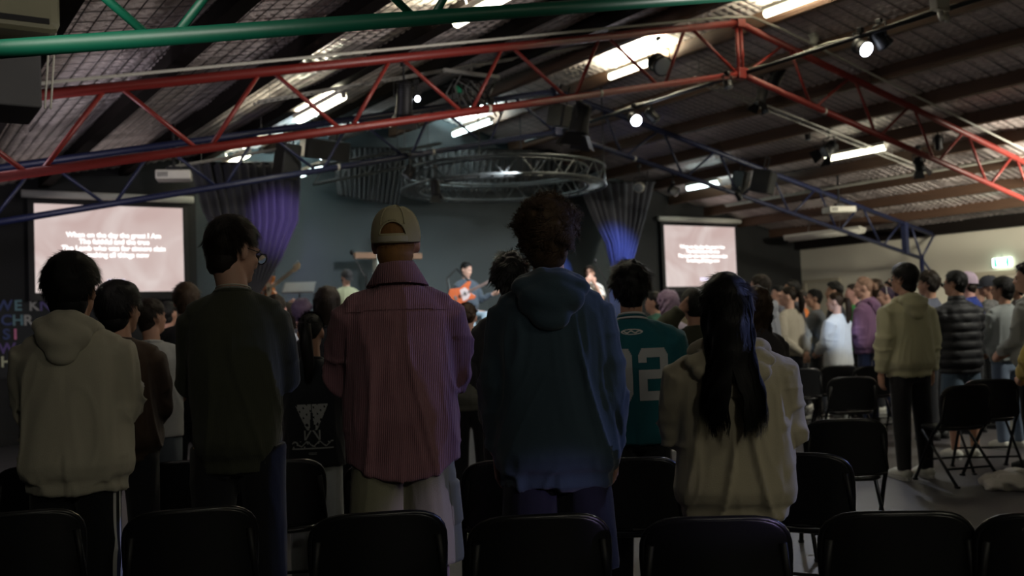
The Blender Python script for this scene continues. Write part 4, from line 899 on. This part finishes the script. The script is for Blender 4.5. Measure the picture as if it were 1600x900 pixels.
i4 = person(853, 315, 3.7, 'tall person with curly dark hair in a slate blue hoodie, arms hanging down', 'hoodie', gm=BLF, pose='down', hair='curly', hc='curl', sk='fair', lvl=0, yaw=D2R(35), turn=4, hs=1.03, wide=1.0, hem=.755, sr=1.08, bottom=('shorts', (.012, .013, .022)), cnt=6500, tw=1.14, seed=44, hwide=1.12)
OAT = cloth('oat_fleece', (.46, .41, .30), vscale=5, sheen=.25)
i6 = person(1133, 428, 3.5, 'person with very long straight black hair in an oversized cream hoodie', 'hoodie', gm=OAT, pose='fold', hair='long', hc='black', sk='tan', lvl=0, yaw=D2R(42), turn=2, hs=1.05, wide=1.18, hem=.79, sr=1.34, zend=.97, hwide=1.45, cnt=4200, split=1, tw=1.05, seed=66, backoff=.115, hooddrop=.03)
# ------------------------------------------------------------------ second rows, left side
i7 = person(186, 441, 4.75, 'person with thick black hair in a dark brown jacket behind the cream hoodie', 'sweater', (.045, .028, .018), 'front', 'mop', 'black', 'tan', lvl=0, yaw=D2R(24), turn=30, hs=1.08, wide=1.0, hem=.86, seed=77)
i8 = person(236, 465, 6.1, 'person with short hair in a pale grey tee looking right, behind the brown jacket', 'tee', (.42, .43, .42), 'front', 'short', 'dark', 'tan', lvl=1, yaw=D2R(24), turn=38, wide=1.0, hem=.84, seed=78, bottom=('trousers', (.10, .12, .14)))
i9 = person(291, 440, 6.6, 'brown haired person in black behind the left shoulder of the olive sweater', 'sweater', (.010, .011, .014), 'fold', 'short', 'brown', 'fair', lvl=1, yaw=D2R(22), wide=1.15, hem=.84, seed=79)
i5 = person(983, 412, 4.95, 'person in a teal sports jersey with a large grey number 02 on the back', 'jersey', gm=cloth('teal_jersey', (.010, .085, .105), sheen=.1), pose='front', hair='fluffy', hc='black', sk='tan', lvl=0, yaw=D2R(38), turn=-3, hs=1.06, wide=1.17, hem=.82, sr=1.3, tw=1.08, seed=55, cnt=4200)
NUM = mat('number_grey', (.33, .34, .34), .7, 0, 'noise', 30, .2)
def digit(ch):
    def f(u, v):
        t, th, ch_ = .27, .17, .13     # stroke widths (u, v) and the chamfer
        if u+v < ch_*1.0 or (1-u)+(1-v) < ch_ or u+(1-v) < ch_ or (1-u)+v < ch_: return ch == '2' and v < .3 and (u+v >= 0) and v < th
        if ch == '0': return u < t or u > 1-t or v < th or v > 1-th
        return v > 1-th or v < th or (abs(v-.5) < th/2) or (u > 1-t and v > .5) or (u < t and v < .5) or (u < t and v > .72)
    return f
s = i5['s']
for ch, xa, xb in (('0', -.165, -.012), ('2', .020, .175)): decal(i5, 'shirt_number', NUM, digit(ch), xa*s, xb*s, 1.055*s, 1.325*s, .005)
LG = mat('logo_white', (.5, .5, .48), .7)
decal(i5, 'oval_logo', LG, lambda u, v: ((u-.5)**2+(v-.5)**2)*4 < 1 and (((u-.5)/.42)**2+((v-.5)/.36)**2 > 1 or abs(v-.5-.16*math.sin(u*17)) < .11), -.062*s, .052*s, 1.395*s, 1.425*s, .002)
K = 24
for r_, z_, m_ in ((.068, 1.512, 'stripe_white'), (.074, 1.500, ''), (.080, 1.488, 'stripe_white')):
    MB().tube([(math.sin(2*math.pi*k/K)*r_*s, (-.010-math.cos(2*math.pi*k/K)*r_)*s, (z_-.03*(1-math.cos(2*math.pi*k/K))/2)*s) for k in range(K+1)], .006*s, 8, cap=False).build('collar_band', mat('stripe_white', (.5, .5, .5), .8) if m_ else i5['gm'], i5['root'], True)
i10 = person(485, 487, 5.3, 'person with a low black pony tail in a black printed tee and white trousers', 'tee', (.008, .010, .012), 'front', 'tied', 'black', 'tan', ('trousers', (.30, .32, .32)), 1, yaw=D2R(28), turn=8, tilt=-8, wide=1.05, hem=.80, zend=1.14, seed=80)
s = i10['s']; PR = mat('print_grey', (.20, .21, .20), .8)
def wprint(u, v):
    x = abs(u-.5)*2; n_ = math.sin(u*37)*math.sin(v*29+u*11)
    if v > .42: t = (v-.42)/.58; return (x < .25+.55*t and x > .12*(1-t) and n_ < .75 and (x > .22+.5*t or t > .25 or n_ < .1))
    if v > .2: return abs(x-(.9*(.42-v)/.22*.35+.05)) < .05 or abs(x-.35) < .03
    return abs(v-.12-.05*math.sin(u*21)) < .018 or abs(v-.02) < .012 or (abs(v-.1) < .08 and n_ > .75)
decal(i10, 'shirt_print', PR, wprint, -.12*s, .13*s, .92*s, 1.20*s, .004); decal(i10, 'shirt_print', PR, lambda u, v: (int(u*14) % 2 == 0) or v < .2 or v > .8, -.02*s, .03*s, .885*s, .90*s, .002)
i11 = person(511, 448, 6.8, 'person with long dark hair and black sunglasses pushed up on the head', 'sweater', (.02, .02, .024), 'front', 'long', 'dark', 'fair', lvl=1, yaw=D2R(30), zend=1.2, hwide=1.05, seed=81)
g = MB()
for sg in (-1, 1): g.ell((sg*.036, .02, .122), (.030, .020, .012)); g.tube([(sg*.06, .01, .118), (sg*.088, -.05, .05)], .004, 6)
MB().add(xf(g.v, *i11['head']), g.f).build('sunglasses', PLAS, i11['root'], True)
person(430, 458, 7.4, 'person with cropped dark hair and a white top right of the olive sweater', 'tee', (.42, .45, .55), 'front', 'crop', 'dark', 'pink', lvl=1, yaw=D2R(30), wide=1.0, seed=82)
person(471, 468, 9.4, 'person with curly hair tinted lilac, left of the sunglasses wearer', 'sweater', (.05, .05, .06), 'front', 'fluffy', 'violet', 'fair', lvl=2, seed=83)
person(452, 474, 10.2, 'dark haired person left of the lilac curls', 'sweater', (.02, .02, .03), 'front', 'wavy', 'dark', 'fair', lvl=2, seed=84, zend=1.35)
person(797, 399, 5.1, 'person with tousled black hair mostly hidden behind the slate blue hoodie', 'hoodie', (.03, .03, .032), 'front', 'fluffy', 'black', 'tan', lvl=1, yaw=D2R(34), wide=.95, seed=85, cnt=2200)
i15 = person(729, 472, 7.6, 'person with brown hair tied in a bun between the pink shirt and blue hoodie', 'sweater', (.10, .10, .085), 'front', 'bun', 'brown', 'fair', lvl=1, yaw=D2R(30), seed=86)
# ------------------------------------------------------------------ right of centre
person(1022, 455, 10.5, 'person in green with hands raised to the face, right of the teal jersey', 'hoodie', (.05, .14, .10), 'clap', 'short', 'black', 'tan', lvl=2, turn=-35, seed=87)
person(1043, 454, 9.0, 'person with long wavy lilac hair in a pale sleeveless top', 'tee', (.45, .38, .46), 'down', 'wavy', 'lilac', 'pink', lvl=1, zend=1.22, hwide=1.1, cnt=1600, seed=88)
person(1082, 449, 6.6, 'person in an olive jacket holding both hands on the back of the head', 'sweater', (.050, .052, .032), 'head', 'short', 'black', 'tan', lvl=1, wide=1.0, sr=1.3, seed=89)
person(1180, 449, 5.9, 'person with wavy brown hair behind the very long haired person', 'sweater', (.04, .035, .04), 'front', 'wavy', 'brown', 'fair', lvl=1, zend=1.12, hwide=1.05, cnt=1600, seed=90)
person(1187, 428, 10.4, 'person with short dark hair in a grey marl hoodie looking left', 'hoodie', (.22, .23, .26), 'front', 'short', 'dark', 'fair', ('trousers', (.03, .05, .14)), 1, turn=-22, seed=91)
i20 = person(1231, 447, 11.9, 'person in a beige sweater with hands clasped behind the back', 'sweater', (.38, .34, .27), 'behind', 'tied', 'dark', 'fair', ('trousers', (.03, .035, .06)), 1, turn=-25, seed=92, zend=1.42, hem=.92, wide=1.22)
person(1272, 451, 12.9, 'person with black hair in a dark grey tee between the beige and white sweaters', 'tee', (.10, .11, .12), 'front', 'short', 'black', 'tan', lvl=1, turn=-30, seed=93)
person(1305, 456, 11.7, 'person with a low brown pony tail in a white sweater', 'sweater', (.56, .58, .60), 'front', 'tied', 'brown', 'fair', ('trousers', (.25, .26, .25)), 1, turn=-12, seed=94, zend=1.28, hem=.74, wide=1.30, sr=1.3)
person(1349, 432, 12.1, 'person with fair hair in a bun wearing a plum purple hoodie', 'hoodie', (.17, .09, .17), 'front', 'bun', 'blond', 'fair', ('trousers', (.02, .03, .08)), 1, turn=-22, seed=95, hem=.86, wide=1.12)
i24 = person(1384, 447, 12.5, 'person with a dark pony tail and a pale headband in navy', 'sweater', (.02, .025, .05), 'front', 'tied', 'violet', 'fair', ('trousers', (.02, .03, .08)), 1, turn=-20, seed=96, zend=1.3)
g = MB().tube([(.092*math.cos(a), -.01+.0*a, .02+.112*math.sin(a)) for a in np.linspace(0, math.pi, 16)], .007, 6); MB().add(xf(g.v, *i24['head']), g.f).build('headband', mat('headband', (.5, .47, .45), .5), i24['root'], True)
i25 = person(1412, 412, 8.2, 'tall person in a pale cream hoodie, black trousers and white sneakers at right', 'hoodie', (.46, .44, .28), 'down', 'mop', 'black', 'tan', ('trousers', (.010, .010, .012), cloth('black_trousers', (.010, .010, .012)), PALE), 1, turn=-25, seed=97, hem=.84, wide=1.12, sr=1.2, hwide=1.1, yaw=D2R(20))
glasses(i25, mat('spectacle_frame', (.02, .018, .015), .3, .3))
person(1450, 425, 10.6, 'person with full dark hair behind the tall cream hoodie', 'sweater', (.10, .11, .15), 'front', 'fluffy', 'dark', 'tan', lvl=1, seed=98)
i27 = person(1492, 422, 9.2, 'person in a black quilted puffer jacket and blue shorts, with glasses', 'puffer', gm=mat('puffer_nylon', (.009, .0095, .012), .62, 0, 'noise', 90, .15, spec=.3), pose='front', hair='short', hc='black', sk='tan', bottom=('shorts', (.06, .09, .13)), lvl=1, turn=-30, seed=99, hem=.80, wide=1.12, sr=1.3, yaw=D2R(22))
glasses(i27, mat('spectacle_frame', (.02, .018, .015), .3, .3))
i28 = person(1511, 424, 11.0, 'person in a royal blue tee and pale pink cap', 'tee', (.02, .04, .22), 'down', 'cap', 'dark', 'pink', lvl=1, seed=100, wide=1.1); cap(i28, mat('cap_pink', (.46, .36, .46), .85), arch=False)
i29 = person(1545, 430, 11.4, 'person in a dark cap looking left, right of the pink cap', 'sweater', (.12, .12, .12), 'front', 'cap', 'dark', 'tan', lvl=1, seed=101, turn=-20); cap(i29, mat('cap_navy', (.02, .022, .032), .85), arch=False)
i30 = person(1566, 433, 9.7, 'person with black hair in a plain grey sweatshirt and blue jeans', 'sweater', (.22, .24, .24), 'front', 'mop', 'black', 'tan', ('trousers', (.13, .17, .24)), 1, turn=-30, seed=102, hem=.90, wide=1.05, yaw=D2R(20))
person(1606, 412, 8.4, 'person in a light grey shirt cut by the right edge', 'hoodie', (.34, .35, .33), 'front', 'fluffy', 'dark', 'fair', lvl=1, turn=-30, seed=103)
person(1652, 405, 6.2, 'person in a yellow jacket, only one sleeve in view at the right edge', 'hoodie', (.50, .38, .10), 'front', 'short', 'dark', 'fair', lvl=1, seed=104, wide=1.1, sr=1.2)
# farther heads of the congregation
for k, (px, py, D, lb, hr, hc, sk, c, tn) in enumerate((
    (1237, 437, 13.4, 'dark haired head just above the beige sweater wearer', 'short', 'black', 'tan', (.05, .05, .06), -20),
    (1251, 452, 14.3, 'person in an orange tee behind the beige sweater', 'short', 'dark', 'pink', (.62, .18, .04), -40),
    (1303, 441, 13.8, 'round black haired head above the white sweater wearer', 'fluffy', 'black', 'tan', (.04, .04, .05), -10),
    (1333, 443, 13.2, 'person in a bright green top left of the purple hoodie', 'short', 'dark', 'pink', (.04, .26, .06), -30),
    (1366, 436, 13.6, 'brown haired head between the bun and the headband', 'wavy', 'brown', 'fair', (.06, .05, .05), -10),
    (1391, 437, 14.3, 'dark head above the headband wearer', 'short', 'dark', 'tan', (.05, .05, .05), -20),
    (1216, 446, 15.3, 'far dark haired person left of the beige sweater', 'short', 'black', 'fair', (.06, .06, .08), -15),
    (1157, 452, 12.0, 'far dark haired person right of the very long hair', 'short', 'black', 'tan', (.04, .05, .06), 0),
    (1068, 461, 12.3, 'far dark head between the lilac waves and the olive jacket', 'short', 'black', 'tan', (.10, .08, .05), 0),
    (1528, 438, 12.7, 'black haired person between the pink cap and the dark cap', 'short', 'black', 'fair', (.08, .08, .09), -20),
    (1587, 436, 13.4, 'dark haired person behind the plain grey sweatshirt', 'mop', 'black', 'tan', (.08, .08, .09), -20),
    (700, 478, 10.6, 'far dark haired person left of the brown bun', 'short', 'dark', 'fair', (.05, .05, .06), 0),
    (560, 470, 10.4, 'far dark haired person right of the sunglasses wearer', 'short', 'black', 'fair', (.05, .05, .06), 0),
    (262, 470, 9.4, 'far dark haired person between the grey tee and the brown head', 'short', 'black', 'tan', (.03, .03, .035), 0))):
    person(px, py, D, lb, 'sweater', c, 'front', hr, hc, sk, lvl=2, turn=tn, seed=200+k, zend=1.3)
# ------------------------------------------------------------------ band on stage
def onstage(px, top, D, label, **k): return person(px, top, D, label, base=SZ, yaw=k.pop('yaw', math.pi+YAW), **k)
gp = onstage(728, 416, 15.9, 'electric guitarist in a dark grey sweater and light jeans, seated on stage', gar='sweater', c=(.05, .065, .085), pose='guitar_r', pose_l='guitar_l', hair='short', hc='black', sk='fair', bottom=('trousers', (.30, .40, .48)), lvl=1, turn=-25, tilt=-18, seed=301, sit=True, H=1.72, hem=.93, yaw=math.pi+YAW-.5)
onstage(414, 424, 14.7, 'bass player in black, half hidden by the left curtain', gar='sweater', c=(.012, .012, .014), pose='guitar_r', pose_l='guitar_l', hair='short', hc='black', sk='fair', lvl=1, seed=302, yaw=math.pi+YAW-.2)
onstage(541, 420, 14.5, 'person in a khaki shirt and black cap playing on stage beside the cross', gar='shirt', c=(.34, .37, .24), pose='front', hair='cap', hc='black', sk='fair', lvl=1, seed=303, turn=-5, tilt=-20, yaw=math.pi+YAW-.6)
cap(dict(root=[o for o in COL.objects if o.get('label', '').startswith('person in a khaki')][0], head=(lambda H_: (H_/1.76, D2R(-5), D2R(-20), 0, np.array((0, .012*H_/1.76, 1.64*H_/1.76))))(at_depth(541, 420, 14.5)[2]-SZ-.012)), mat('cap_black', (.02, .02, .022), .8), arch=False)
onstage(921, 415, 15.8, 'singer with long dark hair in a white top at the right of the stage', gar='tee', c=(.62, .62, .58), pose='mic', hair='long', hc='dark', sk='fair', lvl=1, seed=304, turn=8, zend=SZ*0+1.25, cnt=900)
def guitar(px, py, D, ang, sc, label, col, guard, neckc, kind, zr=0):
    """solid body electric guitar: contoured body with two horns, pickguard, neck, frets, headstock with pegs, strings"""
    P = at_depth(px, py, D); t = empty(kind, tuple(P), 0, label, 'guitar')
    X_ = Vector(CR); X_.z = 0; X_.normalize(); Z_ = Vector((0, 0, 1)); Y_ = Vector((CF[0], CF[1], 0)).normalized()
    Rm = Matrix((X_, Y_, Z_)).transposed()@Matrix.Rotation(-zr, 3, 'Z')@Matrix.Rotation(-ang, 3, 'Y')
    t.rotation_euler = Rm.to_euler(); out = [(-.22, .0), (-.215, .10), (-.15, .165), (-.06, .135), (0, .115), (.07, .135), (.15, .155), (.20, .13), (.17, .09), (.125, .06), (.115, .0), (.125, -.055), (.15, -.085), (.165, -.115), (.12, -.14), (.04, -.115), (-.04, -.125), (-.12, -.165), (-.19, -.13)]
    def poly(pts, y0, y1, k=1.0):
        n = len(pts); V = [(x*sc*k, y0, z*sc*k) for x, z in pts]+[(x*sc*k, y1, z*sc*k) for x, z in pts]
        return MB().add(V, [tuple(range(n)), tuple(range(2*n-1, n-1, -1))]+[(i, n+i, n+(i+1) % n, (i+1) % n) for i in range(n)])
    poly(out, -.022, .022).build('guitar_body', col, t, bevel=.008)
    poly([(-.05, -.09), (-.02, .085), (.07, .09), (.10, .03), (.10, -.05), (.03, -.10)], -.026, -.020).build('pickguard', guard, t)
    nl = .48 if kind == 'electric_guitar' else .66
    MB().box(((.10+nl/2)*sc, -.024, 0), (nl*sc, .022, .046*sc)).build('guitar_neck', neckc, t, bevel=.004)
    f = MB()
    for k in range(16): f.box(((.10+nl*(1-.94**k)*1.45)*sc if (.10+nl*(1-.94**k)*1.45) < .1+nl else .12, -.0365, 0), (.003, .002, .044*sc))
    f.build('frets', GREYM, t)
    x0 = .10+nl; poly([(x0, -.024), (x0, .024), (x0+.04, .050), (x0+.18, .040), (x0+.19, .0), (x0+.16, -.035), (x0+.04, -.040)], -.030, -.014).build('headstock', neckc, t, bevel=.003)
    for k in range(4 if kind != 'electric_guitar' else 6): MB().tube([((x0+.045+.11*k/(3 if kind != 'electric_guitar' else 5))*sc, -.022, .045*sc), ((x0+.045+.11*k/(3 if kind != 'electric_guitar' else 5))*sc, -.022, .072*sc)], .007, 6).build('tuning_peg', GREYM, t)
    g = MB()
    for k in range(4): g.tube([(-.12*sc, -.040, (k-1.5)*.010*sc), ((x0+.1)*sc, -.040, (k-1.5)*.010*sc)], .0012, 4)
    g.build('strings', GREYM, t); MB().box((-.13*sc, -.030, 0), (.03, .016, .07*sc)).build('bridge', GREYM, t)
    for x in (-.06, .03): MB().box((x*sc, -.030, 0), (.022, .012, .06*sc)).build('pickup', PLAS, t)
    MB().tube([(-.2*sc, 0, .05), (-.12, .12, .35), (.08, .14, .42), (.18*sc, 0, .12)], .018, 6, flat=.3).build('strap', PLAS, t)
guitar(421, 453, 14.25, .30, 1.05, 'sunburst bass guitar with a pale neck pointing up to the right', mat('sunburst', (.50, .16, .03), .25, 0, None, var=.5, vscale=4), mat('guard_cream', (.6, .55, .38), .4), mat('neck_maple', (.62, .50, .30), .4), 'bass_guitar', zr=.85)
guitar(724, 460, 15.35, .42, 1.0, 'orange electric guitar held by the seated guitarist', mat('guitar_orange', (.55, .12, .04), .25), mat('guard_white', (.6, .5, .5), .4), mat('neck_rose', (.20, .11, .09), .5), 'electric_guitar')
P = at_depth(728, 470, 15.95); t = empty('stool', (P[0], P[1], SZ), 0, 'black stool under the seated guitarist', 'stool')
MB().loft([(.78, .17, .17, 0, 0), (.82, .18, .18, 0, 0), (.84, .17, .17, 0, 0)], 20).build('seat', PLAS, t, True)
for k in range(4): a = k*1.571+.78; MB().tube([(.12*math.cos(a), .12*math.sin(a), .78), (.2*math.cos(a), .2*math.sin(a), 0)], .013, 8).build('leg', BLACK, t)
# ------------------------------------------------------------------ chairs
SEATM = mat('seat_plastic', (.010, .0105, .012), .30, 0, 'noise', 120, .04)
def chair_proto():
    t = empty('folding_chair', (0, 0, 0)); m = MB()
    zs = [(.470, .175), (.476, .195), (.49, .208), (.53, .216), (.60, .221), (.66, .223), (.70, .221), (.725, .214), (.745, .200), (.760, .180), (.770, .155), (.776, .12), (.778, .08)]
    m.loft([(z, a, .015, 0, 0, 7) for z, a in zs], 56); m.v = [(x, y-.205+.9*x*x*.75-(z-.6)*.12, z) for x, y, z in m.v]
    m.build('backrest', PLAS, t, True)
    e = MB(); P = [(.216*(1 if i < 0 else 1), 0, 0) for i in range(0)]
    rim = [(-a, z) for z, a in zs]+[(a, z) for z, a in reversed(zs)]; e.tube([(x, -.205+.675*x*x-(z-.6)*.12, z) for x, z in rim], .012, 8); e.build('backrest_rim', PLAS, t, True)
    m = MB(); m.loft([(.425, .19, .165, 0, -.005, 4), (.435, .205, .18, 0, -.005, 4), (.452, .208, .183, 0, -.005, 4), (.460, .198, .173, 0, -.005, 4)], 40); m.v = [(x, y, z-.010*(1-min(1, (x/.2)**2))*(z > .45)) for x, y, z in m.v]
    m.build('seat', SEATM, t, True)
    for sg in (-1, 1):
        MB().tube([(sg*.20, -.205, .70), (sg*.222, -.165, .50), (sg*.225, -.06, .40), (sg*.225, .20, .0)], .013, 8).build('front_leg', BLACK, t, True)
        MB().tube([(sg*.205, .10, .42), (sg*.205, -.30, .0)], .012, 8).build('rear_leg', BLACK, t, True)
        MB().box((sg*.225, .195, .008), (.03, .035, .016)).build('rubber_foot', PLAS, t); MB().box((sg*.205, -.295, .008), (.028, .035, .016)).build('rubber_foot', PLAS, t)
    MB().tube([(-.225, .12, .17), (.225, .12, .17)], .009, 6).build('crossbar', BLACK, t); MB().tube([(-.205, -.18, .13), (.205, -.18, .13)], .009, 6).build('crossbar', BLACK, t)
    MB().tube([(-.222, -.165, .47), (.0, -.20, .465), (.222, -.165, .47)], .010, 6).build('lower_back_bar', BLACK, t)
    return t
CH0 = chair_proto(); first = True
def place_chair(px, py, yaw, label, group):
    global first
    P = at_z(px, py, .778); o = CH0
    if not first:
        o = CH0.copy(); COL.objects.link(o)
        for c_ in CH0.children: q = c_.copy(); COL.objects.link(q); q.parent = o
    first = False; yw = math.radians(yaw); dy = np.array((math.sin(yw), math.cos(yw)))*.215
    o.location = (P[0]+dy[0], P[1]+dy[1], 0); o.rotation_euler = (0, 0, -yw); tag(o, label, 'chair', group); return o
G1, G2, G3 = 'empty folding chairs along the bottom edge', 'folding chairs of the second row', 'folding chairs among the right hand crowd'
for a in ((24, 803, 14, 'black folding chair cut by the bottom left corner'), (297, 798, 17, 'black folding chair behind the olive sweater, second from the left in the nearest row'), (590, 804, 24, 'black folding chair behind the pink overshirt in the nearest row'),
          (842, 808, 31, 'black folding chair behind the slate blue hoodie in the nearest row'), (1118, 811, 38, 'black folding chair right behind the very long haired person in the nearest row'), (1402, 803, 42, 'black folding chair with nobody before it in the nearest row'), (1656, 806, 46, 'black folding chair cut by the bottom right corner')): place_chair(*a, G1)
for a in ((70, 728, 14, 'dark chair of the second row left of the brown jacket, behind the striped track pants'), (292, 722, 17, 'dark chair of the second row between cream hoodie and olive sweater'), (432, 722, 22, 'dark chair of the second row between olive sweater and pink overshirt'), (615, 722, 25, 'dark chair of the second row hidden by the cargo shorts'), (800, 721, 29, 'dark chair of the second row hidden by the slate blue hoodie'), (985, 718, 35, 'dark chair with blue lit seat behind the teal jersey'), (1245, 710, 62, 'chair turned aside at the right elbow of the very long haired person'), (1321, 657, 42, 'empty black chair alone in the aisle with a lit seat edge')): place_chair(*a, G2)
for a in ((1254, 577, 30, 'chair below the clasped hands of the beige sweater wearer'), (1311, 572, 30, 'chair below the white sweater, farther row'), (1332, 590, 38, 'nearest chair below the white sweater, with pale seat edge'), (1366, 573, 36, 'chair below the purple hoodie'), (1549, 594, 40, 'chair in front of the grey sweatshirt at far right'), (1512, 603, 20, 'chair beside the puffer jacket wearer')): place_chair(*a, G3)
# crumpled sweater on the floor
P = at_z(1572, 752, .05); q = MB()
for k in range(9): q.ell((.20*math.cos(k*2.4)*(k/9), .12*math.sin(k*2.4)*(k/9), .045+.02*math.sin(k)), (.13, .09, .055), 14, 9, (k*.7, 'Z'))
me = remesh(q, .009, 3); V, N = get(me); V = V+N*(.018*(1-2*np.abs(vn(V, (12, 12, 20), 5))))[:, None]; V[:, 2] = np.maximum(V[:, 2], .002); put(me, V)
o = link('crumpled_sweater', me, cloth('heap_grey', (.40, .38, .34)), None); o.location = (P[0], P[1], 0); tag(o, 'crumpled pale grey sweater dropped on the floor at lower right', 'sweater')
P = at_z(1596, 722, .1); q = MB().box((0, 0, .14), (.26, .16, .28)).build('bag_body', mat('bag_blue', (.02, .06, .30), .6), tt_ := empty('bag', (P[0]+.22, P[1]-.25, 0), .4, 'small blue bag on the floor at the right edge', 'bag'), bevel=.04)
MB().tube([(-.06, 0, .27), (-.05, 0, .36), (.05, 0, .36), (.06, 0, .27)], .01, 6).build('bag_handle', PLAS, tt_)
